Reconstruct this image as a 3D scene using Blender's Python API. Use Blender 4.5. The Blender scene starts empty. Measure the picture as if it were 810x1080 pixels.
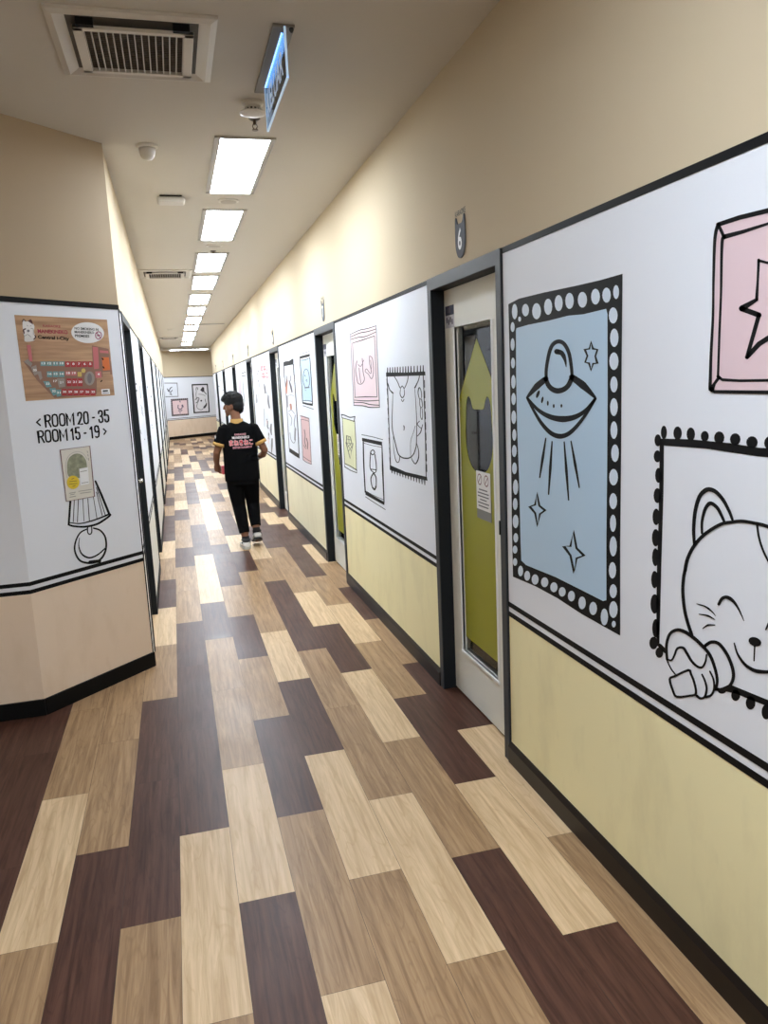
import bpy, math, random
from mathutils import Vector, Matrix, noise
from mathutils.bvhtree import BVHTree
random.seed(7)
D = bpy.data
SC = bpy.context.scene
COL = SC.collection
# ---------------------------------------------------------------- camera model (image taken as 810 x 1080)
F = 806.6258
RR = Matrix(((0.9636982996554122, -0.2630556815247366, -0.045686930941177456),
             (0.08775757300835821, 0.15047536614625565, 0.9847110096687419),
             (0.25215906809185, 0.9529736998473288, -0.16809798267184262)))
H = 1.64183
CE = 2.9865
XR = 1.27          # right wall face
XL = -0.26         # left wall face
CAM = Vector((0, 0, H))
RT = RR.transposed()


def at_plane(x, y, p0, n):
    """point of a wall plane seen at photo position x, y (used to measure the wall drawings)"""
    d = RT @ Vector(((x - 405) / F, (540 - y) / F, 1.0))
    return CAM + d * ((p0 - CAM).dot(n) / d.dot(n))


class Plane:
    def __init__(s, p0, n, u):
        s.p0 = Vector(p0); s.n = Vector(n).normalized(); s.u = Vector(u).normalized(); s.v = Vector((0, 0, 1))

    def at(s, x, y, off=0.0):
        return at_plane(x, y, s.p0, s.n) + s.n * off


P_RIGHT = Plane((XR, 0, 0), (-1, 0, 0), (0, -1, 0))
P_LEFT = Plane((XL, 0, 0), (1, 0, 0), (0, 1, 0))
P_ANG = Plane((-0.255, 4.67, 0), (1, -1, 0), (1, 1, 0))
EN = Vector((0.9, -1, 0)).normalized()
P_END = Plane((0.54, 28.0, 0), EN, (1, 0.9, 0))
P_GLASS = Plane((1.335, 0, 0), (-1, 0, 0), (0, -1, 0))

# ---------------------------------------------------------------- materials
def s2l(c):
    return tuple(((v / 255) / 12.92 if v / 255 <= 0.04045 else ((v / 255 + 0.055) / 1.055) ** 2.4) for v in c)


MATS = {}


def mat(name, rgb, rough=0.6, metal=0.0, spec=0.5, emit=None, estr=0.0, var=0.0, vscale=6.0, bump=0.0, bscale=80.0, lin=False):
    if name in MATS:
        return MATS[name]
    m = D.materials.new(name); m.use_nodes = True
    nt = m.node_tree; b = nt.nodes['Principled BSDF']
    c = rgb if lin else s2l(rgb)
    b.inputs['Base Color'].default_value = (*c, 1)
    b.inputs['Roughness'].default_value = rough
    b.inputs['Metallic'].default_value = metal
    b.inputs['Specular IOR Level'].default_value = spec
    tc = nt.nodes.new('ShaderNodeTexCoord')
    if var > 0:
        nz = nt.nodes.new('ShaderNodeTexNoise'); nz.inputs['Scale'].default_value = vscale; nz.inputs['Detail'].default_value = 4
        nt.links.new(tc.outputs['Object'], nz.inputs['Vector'])
        mx = nt.nodes.new('ShaderNodeMix'); mx.data_type = 'RGBA'
        mx.inputs[6].default_value = (*[v * (1 - var) for v in c], 1)
        mx.inputs[7].default_value = (*[min(1, v * (1 + var)) for v in c], 1)
        nt.links.new(nz.outputs['Fac'], mx.inputs[0]); nt.links.new(mx.outputs[2], b.inputs['Base Color'])
    if bump > 0:
        nb = nt.nodes.new('ShaderNodeTexNoise'); nb.inputs['Scale'].default_value = bscale
        nt.links.new(tc.outputs['Object'], nb.inputs['Vector'])
        bp = nt.nodes.new('ShaderNodeBump'); bp.inputs['Strength'].default_value = bump; bp.inputs['Distance'].default_value = 0.002
        nt.links.new(nb.outputs['Fac'], bp.inputs['Height']); nt.links.new(bp.outputs['Normal'], b.inputs['Normal'])
    if emit:
        b.inputs['Emission Color'].default_value = (*emit, 1); b.inputs['Emission Strength'].default_value = estr
    MATS[name] = m
    return m


def scuffed(name, rgb, dirt, amount=0.5):
    """painted wall with stains: patches of dirt with a shape of their own"""
    m = D.materials.new(name); m.use_nodes = True
    nt = m.node_tree; b = nt.nodes['Principled BSDF']; L = nt.links
    tc = nt.nodes.new('ShaderNodeTexCoord')
    mp = nt.nodes.new('ShaderNodeMapping'); mp.inputs['Scale'].default_value = (2.2, 2.2, 0.9); mp.inputs['Rotation'].default_value = (0.35, 0, 0)
    L.new(tc.outputs['Object'], mp.inputs['Vector'])
    n1 = nt.nodes.new('ShaderNodeTexNoise'); n1.inputs['Scale'].default_value = 2.4; n1.inputs['Detail'].default_value = 6; n1.inputs['Roughness'].default_value = 0.6
    L.new(mp.outputs['Vector'], n1.inputs['Vector'])
    r1 = nt.nodes.new('ShaderNodeMapRange'); r1.inputs['From Min'].default_value = 0.5; r1.inputs['From Max'].default_value = 0.75
    L.new(n1.outputs['Fac'], r1.inputs['Value'])
    mp2 = nt.nodes.new('ShaderNodeMapping'); mp2.inputs['Scale'].default_value = (4, 5, 1.9); mp2.inputs['Rotation'].default_value = (0.7, 0, 0)
    L.new(tc.outputs['Object'], mp2.inputs['Vector'])
    n2 = nt.nodes.new('ShaderNodeTexNoise'); n2.inputs['Scale'].default_value = 3.0; n2.inputs['Detail'].default_value = 3
    L.new(mp2.outputs['Vector'], n2.inputs['Vector'])
    r2 = nt.nodes.new('ShaderNodeMapRange'); r2.inputs['From Min'].default_value = 0.66; r2.inputs['From Max'].default_value = 0.78; r2.inputs['To Max'].default_value = 0.55
    L.new(n2.outputs['Fac'], r2.inputs['Value'])
    ad = nt.nodes.new('ShaderNodeMath'); ad.operation = 'MAXIMUM'
    L.new(r1.outputs['Result'], ad.inputs[0]); L.new(r2.outputs['Result'], ad.inputs[1])
    ml = nt.nodes.new('ShaderNodeMath'); ml.operation = 'MULTIPLY'; ml.inputs[1].default_value = amount
    L.new(ad.outputs[0], ml.inputs[0])
    mx = nt.nodes.new('ShaderNodeMix'); mx.data_type = 'RGBA'
    mx.inputs[6].default_value = (*s2l(rgb), 1); mx.inputs[7].default_value = (*s2l(dirt), 1)
    L.new(ml.outputs[0], mx.inputs[0]); L.new(mx.outputs[2], b.inputs['Base Color'])
    b.inputs['Roughness'].default_value = 0.5
    MATS[name] = m
    return m


def wood(name, lo, hi, streak):
    m = D.materials.new(name); m.use_nodes = True
    nt = m.node_tree; b = nt.nodes['Principled BSDF']; L = nt.links
    uv = nt.nodes.new('ShaderNodeUVMap')
    mp = nt.nodes.new('ShaderNodeMapping'); mp.inputs['Scale'].default_value = (44, 2.4, 1)
    L.new(uv.outputs['UV'], mp.inputs['Vector'])
    n1 = nt.nodes.new('ShaderNodeTexNoise'); n1.inputs['Scale'].default_value = 1.0; n1.inputs['Detail'].default_value = 7; n1.inputs['Roughness'].default_value = 0.62; n1.inputs['Distortion'].default_value = 0.7
    L.new(mp.outputs['Vector'], n1.inputs['Vector'])
    cr = nt.nodes.new('ShaderNodeValToRGB'); e = cr.color_ramp.elements
    e[0].position = 0.33; e[0].color = (*s2l(lo), 1); e[1].position = 0.68; e[1].color = (*s2l(hi), 1)
    L.new(n1.outputs['Fac'], cr.inputs['Fac'])
    # cathedral grain
    mp2 = nt.nodes.new('ShaderNodeMapping'); mp2.inputs['Scale'].default_value = (9, 1.1, 1)
    L.new(uv.outputs['UV'], mp2.inputs['Vector'])
    wv = nt.nodes.new('ShaderNodeTexNoise'); wv.inputs['Scale'].default_value = 1.3; wv.inputs['Detail'].default_value = 2; wv.inputs['Distortion'].default_value = 0.6
    L.new(mp2.outputs['Vector'], wv.inputs['Vector'])
    mm = nt.nodes.new('ShaderNodeMath'); mm.operation = 'MULTIPLY'; mm.inputs[1].default_value = 9
    L.new(wv.outputs['Fac'], mm.inputs[0])
    fr = nt.nodes.new('ShaderNodeMath'); fr.operation = 'PINGPONG'; fr.inputs[1].default_value = 0.5
    L.new(mm.outputs[0], fr.inputs[0])
    rg = nt.nodes.new('ShaderNodeMapRange'); rg.inputs['From Min'].default_value = 0.0; rg.inputs['From Max'].default_value = 0.12; rg.inputs['To Min'].default_value = 0.26; rg.inputs['To Max'].default_value = 0
    L.new(fr.outputs[0], rg.inputs['Value'])
    mx = nt.nodes.new('ShaderNodeMix'); mx.data_type = 'RGBA'; mx.inputs[7].default_value = (*s2l(streak), 1)
    L.new(rg.outputs['Result'], mx.inputs[0]); L.new(cr.outputs['Color'], mx.inputs[6])
    L.new(mx.outputs[2], b.inputs['Base Color'])
    n3 = nt.nodes.new('ShaderNodeTexNoise'); n3.inputs['Scale'].default_value = 3.0; n3.inputs['Detail'].default_value = 5
    L.new(uv.outputs['UV'], n3.inputs['Vector'])
    rr = nt.nodes.new('ShaderNodeMapRange'); rr.inputs['To Min'].default_value = 0.27; rr.inputs['To Max'].default_value = 0.46
    L.new(n3.outputs['Fac'], rr.inputs['Value']); L.new(rr.outputs['Result'], b.inputs['Roughness'])
    b.inputs['Specular IOR Level'].default_value = 0.13
    bp = nt.nodes.new('ShaderNodeBump'); bp.inputs['Strength'].default_value = 0.45; bp.inputs['Distance'].default_value = 0.001
    L.new(n1.outputs['Fac'], bp.inputs['Height']); L.new(bp.outputs['Normal'], b.inputs['Normal'])
    MATS[name] = m
    return m


def glassy(name, tint, gloss=0.12):
    m = D.materials.new(name); m.use_nodes = True
    nt = m.node_tree; nt.nodes.clear(); L = nt.links
    out = nt.nodes.new('ShaderNodeOutputMaterial')
    t = nt.nodes.new('ShaderNodeBsdfTransparent'); t.inputs['Color'].default_value = (*tint, 1)
    g = nt.nodes.new('ShaderNodeBsdfGlossy'); g.inputs['Roughness'].default_value = 0.03; g.inputs['Color'].default_value = (0.9, 0.9, 0.9, 1)
    fr = nt.nodes.new('ShaderNodeFresnel'); fr.inputs['IOR'].default_value = 1.28
    mx = nt.nodes.new('ShaderNodeMixShader')
    L.new(fr.outputs[0], mx.inputs[0]); L.new(t.outputs[0], mx.inputs[1]); L.new(g.outputs[0], mx.inputs[2])
    L.new(mx.outputs[0], out.inputs['Surface'])
    MATS[name] = m
    return m


BEIGE = mat('beige_wall_paint', (204, 188, 160), 0.9, spec=0.15, var=0.03, vscale=1.2)
WHITEP = mat('white_wall_vinyl', (230, 233, 240), 0.5, spec=0.25)
YELLOW = scuffed('cream_yellow_paint', (248, 238, 190), (188, 174, 130), 0.25)
CREAM = scuffed('pale_cream_paint', (244, 236, 202), (200, 188, 150), 0.3)
LOWW = scuffed('pale_grey_white_paint', (226, 224, 216), (190, 186, 174), 0.4)
PINKB = scuffed('pinkish_beige_paint', (236, 214, 190), (200, 170, 128), 0.3)
SHADEP = mat('shaded_beige_paint', (180, 160, 132), 0.7, var=0.03, vscale=1.2)  # beige darkened: shade on the upper angled wall put into the colour
CEILM = mat('ceiling_paint', (200, 194, 184), 0.8)
BLACK = mat('black_vinyl', (11, 11, 13), 0.6, spec=0.18)
BASEB = mat('black_baseboard', (26, 20, 18), 0.4, spec=0.3)
BASEK = mat('matte_black_baseboard', (8, 8, 9), 0.6, spec=0.2)
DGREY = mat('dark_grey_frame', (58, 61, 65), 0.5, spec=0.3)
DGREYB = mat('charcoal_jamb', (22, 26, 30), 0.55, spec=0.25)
DOORW = mat('off_white_door', (230, 229, 220), 0.45)
BEADW = mat('white_bead', (240, 240, 238), 0.3)
OLIVE = mat('olive_green_film', (146, 146, 10), 0.35)
GLASS = glassy('door_glass', (0.86, 0.88, 0.88))
PAPER = mat('white_paper', (232, 230, 226), 0.6)
GREYP = mat('grey_plate', (120, 122, 120), 0.4)
PLATE = mat('slate_plate', (98, 100, 105), 0.75, spec=0.15)
WHITE = mat('white_ink', (240, 240, 240), 0.5)
BLUEF = mat('pale_blue_vinyl', (182, 209, 232), 0.38)
BLUED = mat('light_blue_grey_vinyl', (212, 224, 238), 0.38)
BLUE2 = mat('sky_blue_vinyl', (186, 213, 233), 0.38)
PINKF = mat('pale_pink_vinyl', (226, 200, 205), 0.38)
PINK2 = mat('soft_pink_vinyl', (232, 208, 212), 0.38)
PINK3 = mat('dusty_pink_vinyl', (222, 184, 184), 0.38)
YELF = mat('pale_yellow_vinyl', (226, 227, 186), 0.38)
GREYL = mat('grey_line', (120, 118, 122), 0.45)
LGREY = mat('light_grey_line', (168, 168, 172), 0.45)
REDISH = mat('faded_red_ink', (172, 92, 94), 0.45)
ORANGEB = mat('orange_brown_ink', (190, 120, 90), 0.45)
METALW = mat('white_metal', (205, 200, 192), 0.4)
GREYM = mat('grey_reflector', (186, 183, 180), 0.4)
DARKIN = mat('dark_duct', (26, 24, 22), 0.7)
VANE = mat('vane_grey', (176, 172, 166), 0.4)
PLASTIC = mat('off_white_plastic', (214, 209, 200), 0.35)
CHROME = mat('brushed_steel', (190, 186, 175), 0.25, metal=1.0)
DIFF = mat('lamp_diffuser', (255, 255, 255), 0.4, emit=(0.885, 0.99, 1.115), estr=40.0)
ROOMW = mat('room_grey_wall', (120, 120, 124), 0.6)
ROOMD = mat('room_dark_panel', (112, 90, 74), 0.5)
FLOORGAP = mat('plank_joint', (52, 42, 36), 0.7)
W_LIGHT = wood('light_plank', (184, 154, 118), (218, 190, 152), (172, 137, 95))
W_TAN = wood('tan_plank', (132, 103, 74), (176, 144, 108), (114, 85, 57))
W_DARK = wood('dark_plank', (62, 39, 31), (94, 64, 52), (52, 31, 25))

# ---------------------------------------------------------------- mesh builder
class MB:
    def __init__(s):
        s.v = []; s.f = []; s.m = []; s.uv = {}

    def add(s, vs, fs, mi=0):
        o = len(s.v); s.v += [Vector(p) for p in vs]
        for q in fs:
            s.f.append([o + i for i in q]); s.m.append(mi)

    def box(s, lo, hi, mi=0):
        x0, y0, z0 = lo; x1, y1, z1 = hi
        s.add([(x0, y0, z0), (x1, y0, z0), (x1, y1, z0), (x0, y1, z0), (x0, y0, z1), (x1, y0, z1), (x1, y1, z1), (x0, y1, z1)],
              [(3, 2, 1, 0), (4, 5, 6, 7), (0, 1, 5, 4), (1, 2, 6, 5), (2, 3, 7, 6), (3, 0, 4, 7)], mi)

    def prism(s, poly, z0, z1, mi=0):
        n = len(poly)
        s.add([(x, y, z0) for x, y in poly] + [(x, y, z1) for x, y in poly],
              [list(range(n))[::-1], list(range(n, 2 * n))] + [(i, (i + 1) % n, n + (i + 1) % n, n + i) for i in range(n)], mi)

    def rings(s, rings, cap=True, mi=0):
        n = len(rings[0]); o = len(s.v)
        for r in rings: s.v += [Vector(p) for p in r]
        for k in range(len(rings) - 1):
            for i in range(n):
                j = (i + 1) % n
                s.f.append([o + k * n + i, o + k * n + j, o + (k + 1) * n + j, o + (k + 1) * n + i]); s.m.append(mi)
        if cap:
            s.f.append([o + i for i in range(n)][::-1]); s.m.append(mi)
            s.f.append([o + (len(rings) - 1) * n + i for i in range(n)]); s.m.append(mi)

    def lathe(s, c, prof, n=24, mi=0, axis='z'):
        """prof: (radius, height) list around a vertical axis at c"""
        c = Vector(c); rs = []
        for r, h in prof:
            ring = []
            for i in range(n):
                a = 2 * math.pi * i / n
                if axis == 'z': ring.append(c + Vector((r * math.cos(a), r * math.sin(a), h)))
                elif axis == 'x': ring.append(c + Vector((h, r * math.cos(a), r * math.sin(a))))
                else: ring.append(c + Vector((r * math.sin(a), h, r * math.cos(a))))
            rs.append(ring)
        s.rings(rs, True, mi)

    def tube(s, pts, rad, n=12, mi=0, flat=None):
        """tube through points with radius per point; flat=(a,b) scales the two cross axes"""
        pts = [Vector(p) for p in pts]
        if not isinstance(rad, (list, tuple)): rad = [rad] * len(pts)
        rs = []; ref = None
        for k, p in enumerate(pts):
            t = (pts[min(k + 1, len(pts) - 1)] - pts[max(k - 1, 0)]).normalized()
            if ref is None:
                ref = Vector((1, 0, 0)) if abs(t.x) < 0.8 else Vector((0, 1, 0))
            a = (ref - t * ref.dot(t)).normalized(); ref = a; b = t.cross(a)
            fa, fb = flat if flat else (1, 1)
            rs.append([p + a * (rad[k] * fa * math.cos(2 * math.pi * i / n)) + b * (rad[k] * fb * math.sin(2 * math.pi * i / n)) for i in range(n)])
        s.rings(rs, True, mi)

    def blob(s, c, r, n=16, mi=0, rot=None, fn=None):
        c = Vector(c); rs = []; m = n // 2 + 2
        for k in range(m + 1):
            ph = math.pi * (0.02 + 0.96 * k / m); ring = []
            for i in range(n):
                a = 2 * math.pi * i / n
                q = Vector((r[0] * math.sin(ph) * math.cos(a), r[1] * math.sin(ph) * math.sin(a), -r[2] * math.cos(ph)))
                if fn: q = fn(q)
                if rot: q = rot @ q
                ring.append(c + q)
            rs.append(ring)
        s.rings(rs, True, mi)

    def build(s, name, mats, parent=None, smooth=False, bevel=0.0, post=None):
        if not isinstance(mats, (list, tuple)): mats = [mats]
        org = parent_world(parent) if parent else Vector((0, 0, 0))
        me = D.meshes.new(name); me.from_pydata([tuple(p - org) for p in s.v], [], s.f)
        for m in mats: me.materials.append(m)
        for i, p in enumerate(me.polygons):
            p.material_index = s.m[i]; p.use_smooth = smooth
        me.validate(); me.update()
        o = D.objects.new(name, me); COL.objects.link(o)
        if parent: o.parent = parent
        if bevel > 0:
            b = o.modifiers.new('bevel', 'BEVEL'); b.width = bevel; b.segments = 2; b.limit_method = 'ANGLE'; b.angle_limit = math.radians(40)
        return o


def parent_world(o):
    p = Vector((0, 0, 0))
    while o:
        p = p + o.location; o = o.parent
    return p


def thing(name, label, cat, loc=(0, 0, 0), group=None, kind=None):
    o = D.objects.new(name, None); COL.objects.link(o); o.location = loc; o.empty_display_size = 0.1
    return tag(o, label, cat, group, kind)


def tag(o, label=None, cat=None, group=None, kind=None):
    if label: o['label'] = label
    if cat: o['category'] = cat
    if group: o['group'] = group
    if kind: o['kind'] = kind
    return o


def struct(name, mb, mats, bevel=0.0):
    return tag(mb.build(name, mats, bevel=bevel), kind='structure')


def dup(root, loc, label=None):
    r = root.copy(); COL.objects.link(r); r.location = loc
    if label: r['label'] = label
    for ch in list(root.children):
        c = ch.copy(); COL.objects.link(c); c.parent = r
        for g in list(ch.children):
            d = g.copy(); COL.objects.link(d); d.parent = c
    return r


# ---------------------------------------------------------------- flat drawings on walls
def smooth_pts(p, closed=False, sub=6):
    n = len(p)
    if n < 3: return [tuple(q) for q in p]
    out = []
    rng = range(n) if closed else range(n - 1)
    for i in rng:
        g = (lambda k: p[k % n]) if closed else (lambda k: p[max(0, min(n - 1, k))])
        p0, p1, p2, p3 = g(i - 1), g(i), g(i + 1), g(i + 2)
        for s in range(sub):
            t = s / sub
            out.append(tuple(0.5 * (2 * p1[a] + (p2[a] - p0[a]) * t + (2 * p0[a] - 5 * p1[a] + 4 * p2[a] - p3[a]) * t * t + (3 * p1[a] - p0[a] - 3 * p2[a] + p3[a]) * t ** 3) for a in range(len(p1))))
    if not closed: out.append(tuple(p[-1]))
    return out


class Art:
    """a drawing traced on a wall plane; crop origin (ox, oy) and scale sc give photo positions"""
    def __init__(s, plane, ox, oy, sc, dy=0.0, wk=1.0):
        s.wk = wk; s.pl = plane; s.ox = ox; s.oy = oy; s.sc = sc; s.dy = dy

    def P(s, x, y, off):
        return s.pl.at(s.ox + x / s.sc, s.oy + (y + s.dy) / s.sc, off)

    def fill(s, mb, pts, off, mi=0, smooth=False):
        if smooth: pts = smooth_pts(pts, True, 5)
        vs = [s.P(x, y, off) for x, y in pts]
        mb.add(vs, [list(range(len(vs)))], mi)

    def ell(s, mb, cx, cy, rx, ry, off, mi=0, n=14, rot=0.0):
        c, q = math.cos(rot), math.sin(rot); pts = []
        for i in range(n):
            a = 2 * math.pi * i / n; x = rx * math.cos(a); y = ry * math.sin(a)
            pts.append((cx + x * c - y * q, cy + x * q + y * c))
        s.fill(mb, pts, off, mi)

    def line(s, mb, pts, w, off, mi=0, smooth=True, closed=False, sub=6):
        """ribbon; w is a width or (start, middle, end) widths in crop pixels"""
        if smooth and len(pts) > 2: pts = smooth_pts(pts, closed, sub)
        n = len(pts)
        if n < 2: return
        def wid(i):
            if not isinstance(w, (tuple, list)): return w * s.wk
            t = i / (n - 1)
            return s.wk * (w[0] + (w[1] - w[0]) * t * 2 if t < 0.5 else w[1] + (w[2] - w[1]) * (t * 2 - 1))
        L = []; Rr = []
        for i in range(n):
            if closed: a = pts[(i - 1) % n]; b = pts[(i + 1) % n]
            else: a = pts[max(0, i - 1)]; b = pts[min(n - 1, i + 1)]
            dx, dy = b[0] - a[0], b[1] - a[1]; l = math.hypot(dx, dy) or 1
            nx, ny = -dy / l, dx / l
            if 0 < i < n - 1 or closed:
                p = pts[i]; e = pts[(i + 1) % n]; ex, ey = e[0] - p[0], e[1] - p[1]; el = math.hypot(ex, ey) or 1
                k = abs(nx * -ey / el + ny * ex / el); k = 1 / max(k, 0.6)
            else: k = 1
            h = wid(i) / 2 * k
            L.append((pts[i][0] + nx * h, pts[i][1] + ny * h)); Rr.append((pts[i][0] - nx * h, pts[i][1] - ny * h))
        vs = [s.P(*q, off) for q in L] + [s.P(*q, off) for q in Rr]
        m = n if closed else n - 1
        mb.add(vs, [(i, (i + 1) % n, n + (i + 1) % n, n + i) for i in range(m)], mi)
        if not closed:
            for e in (0, n - 1):
                if wid(e) > 1: s.ell(mb, pts[e][0], pts[e][1], wid(e) / 2, wid(e) / 2, off, mi, 10)


def text_mesh(body, bold=0.0):
    cu = D.curves.new('txt', 'FONT'); cu.body = body; cu.size = 1.0; cu.resolution_u = 3; cu.offset = bold; cu.fill_mode = 'FRONT'
    ob = D.objects.new('txt', cu); COL.objects.link(ob)
    bpy.context.view_layer.update()
    dg = bpy.context.evaluated_depsgraph_get()
    me = D.meshes.new_from_object(ob.evaluated_get(dg))
    vs = [v.co.copy() for v in me.vertices]; fs = [list(p.vertices) for p in me.polygons]
    D.objects.remove(ob); D.curves.remove(cu); D.meshes.remove(me)
    if not vs: return [], []
    x0 = min(v.x for v in vs); x1 = max(v.x for v in vs); y0 = min(v.y for v in vs); y1 = max(v.y for v in vs)
    return [((v.x - x0) / (x1 - x0), (v.y - y0) / (y1 - y0)) for v in vs], fs


def text_on(art, mb, body, bl, br, tl, off, mi=0, bold=0.012):
    """text in the parallelogram bottom-left, bottom-right, top-left (crop coordinates)"""
    vs, fs = text_mesh(body, bold)
    A = art.P(*bl, off); B = art.P(*br, off); Cc = art.P(*tl, off)
    U = B - A; V = Cc - A
    mb.add([A + U * u + V * w for u, w in vs], fs, mi)


# ================================================================ SETTING
FY0, FY1 = -2.6, 30.5
doorsR = [2.845, 6.05, 9.42, 12.75, 16.10, 19.45, 22.70]     # near edge of each right door frame
DW = 0.89
# ---- floor : one object, planks as faces
fl = MB()
fl.prism([(-3.4, FY0), (XR + 0.2, FY0), (XR + 0.2, 25.2), (4.2, 25.2), (4.2, 31.5), (-0.6, 31.5), (-0.6, 4.5), (-3.4, 4.5)], -0.06, -0.0016, 3)
pk = {  # colour of each plank, column by column, as laid in the corridor
    -6: 'DDDDD', -5: 'DDDDD', -4: 'TLTTD', -3: 'DDTTL',
    -2: 'TDDTLDTLDDTDTDTLDTTLLTDLTL', -1: 'TLDDDTTDTTDLTLLDDDLTTTLLTTD',
    0: 'DLTTDLLDDTTDDDTLTDLLLDDTTDT', 1: 'LTDTDTDDTLLLTLLDTLLDDLLTTLT',
    2: 'TLDLTTDLDDTDTTTLDDDTTDTDTDL', 3: 'TLTTDDTLDLTTLDTLDLTDTLTDLTD',
    4: 'DTLDLTTDDTLTTDLTDLTTDLTDTLT', 5: 'DLDTLTDDDLDTLTTDTLDTLTTDLTD', 6: 'TLDTDTLDLDLTTLDTLTDTLDTTLDT'}
idx = {'L': 0, 'T': 1, 'D': 2}
uvs = []
rnd = random.Random(3)
for k in range(-19, 24):
    base = 1.376 if k % 2 == 0 else 0.9186
    x0 = 0.061 + 0.1825 * k; x1 = x0 + 0.1825
    for n in range(-5, 34):
        y0 = base + 0.9144 * n; y1 = y0 + 0.9144
        s = pk.get(k, '')
        c = s[n] if 0 <= n < len(s) else rnd.choice('LTTD')
        a, b = max(x0, -3.4), x1; lo, hi = max(y0, FY0), y1
        if k < -3 and lo >= 4.4: continue
        if lo > 31: continue
        if b > XR + 0.19:
            if hi < 25.2: b = min(b, XR + 0.19)
            if x0 > XR + 0.15 and hi < 25.9: continue
        if b <= a or hi <= lo: continue
        g = 0.0006
        ou, ov = rnd.random() * 40, rnd.random() * 40
        fl.add([(a + g, lo + g, 0), (b - g, lo + g, 0), (b - g, hi - g, 0), (a + g, hi - g, 0)], [(0, 1, 2, 3)], idx[c])
        uvs.append([(a + ou, lo + ov), (b + ou, lo + ov), (b + ou, hi + ov), (a + ou, hi + ov)])
floor = struct('floor', fl, [W_LIGHT, W_TAN, W_DARK, FLOORGAP])
ul = floor.data.uv_layers.new(name='UVMap')
nf = len(floor.data.polygons); first = nf - len(uvs)
for i, q in enumerate(uvs):
    p = floor.data.polygons[first + i]
    for j, li in enumerate(p.loop_indices): ul.data[li].uv = q[j]
# ---- ceiling
ce = MB()
ce.prism([(-3.4, FY0), (XR + 0.2, FY0), (XR + 0.2, 25.2), (4.2, 25.2), (4.2, 31.5), (-0.6, 31.5), (-0.6, 4.5), (-3.4, 4.5)], CE, CE + 0.1)
struct('ceiling', ce, CEILM)
bk = MB(); bk.box((XL, 25.1, CE - 0.075), (XR, 25.25, CE)); struct('trim_1', bk, CEILM)
# ---- right wall (bands: lower paint, white vinyl, beige)
Z1, Z2 = 0.676, 2.107
wr = MB()
segs = []; y = FY0
for d in doorsR:
    segs.append((y, d)); y = d + DW
segs.append((y, 25.25))
for i, (a, b) in enumerate(segs):
    lowm = 0 if i <= 1 else 1
    wr.box((XR, a, 0), (XR + 0.14, b, Z1), lowm); wr.box((XR, a, Z1), (XR + 0.14, b, Z2), 2); wr.box((XR, a, Z2), (XR + 0.14, b, CE), 3)
for d in doorsR: wr.box((XR, d, 2.125), (XR + 0.14, d + DW, CE), 3)
struct('wall_right', wr, [YELLOW, CREAM, WHITEP, BEIGE])
wx = MB(); wx.box((XR + 0.14, 25.1, 0), (4.2, 25.25, CE)); struct('wall_side_passage', wx, BEIGE)
tn = [1]
def trim(mb, mats, bevel=0.0):
    tn[0] += 1
    return struct('trim_%d' % tn[0], mb, mats, bevel)
for i, (a, b) in enumerate(segs):
    t = MB()
    t.box((XR - 0.0022, a, 2.106), (XR + 0.01, b, 2.128))
    t.box((XR - 0.0015, a, 0.697), (XR + 0.01, b, 0.7175)); t.box((XR - 0.0015, a, 0.6555), (XR + 0.01, b, 0.676))
    trim(t, BLACK)
    bb = MB()
    bb.add([(XR - 0.013, a, 0), (XR - 0.013, b, 0), (XR - 0.013, b, 0.072), (XR - 0.013, a, 0.072), (XR - 0.003, a, 0.094), (XR - 0.003, b, 0.094), (XR + 0.01, b, 0.094), (XR + 0.01, a, 0.094), (XR + 0.01, a, 0), (XR + 0.01, b, 0)],
           [(0, 3, 2, 1), (3, 4, 5, 2), (4, 7, 6, 5), (7, 8, 9, 6), (8, 0, 1, 9), (0, 8, 7, 4, 3), (1, 2, 5, 6, 9)])
    struct('baseboard_right', bb, BASEB)
# ---- left wall with its doors
doorsL = [4.93, 7.25, 10.78, 13.75, 16.9, 20.1, 23.2]
wl = MB(); segL = []; y = 4.67
for d in doorsL:
    segL.append((y, d)); y = d + 0.91
segL.append((y, 27.4))
for a, b in segL:
    wl.box((XL - 0.14, a, 0), (XL, b, Z1), 0); wl.box((XL - 0.14, a, Z1), (XL, b, Z2), 1); wl.box((XL - 0.14, a, Z2), (XL, b, CE), 2)
for d in doorsL: wl.box((XL - 0.14, d, 2.125), (XL, d + 0.91, CE), 2)
struct('wall_left', wl, [LOWW, WHITEP, BEIGE])
for a, b in segL:
    t = MB(); t.box((XL - 0.01, a, 2.108), (XL + 0.0015, b, 2.126)); t.box((XL - 0.01, a, 0.697), (XL + 0.0015, b, 0.7175)); t.box((XL - 0.01, a, 0.6555), (XL + 0.0015, b, 0.676)); trim(t, BLACK)
    if b - a > 0.5:
        bb = MB(); bb.box((XL - 0.01, a, 0), (XL + 0.006, b, 0.09)); struct('baseboard_left', bb, BASEK)
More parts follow.
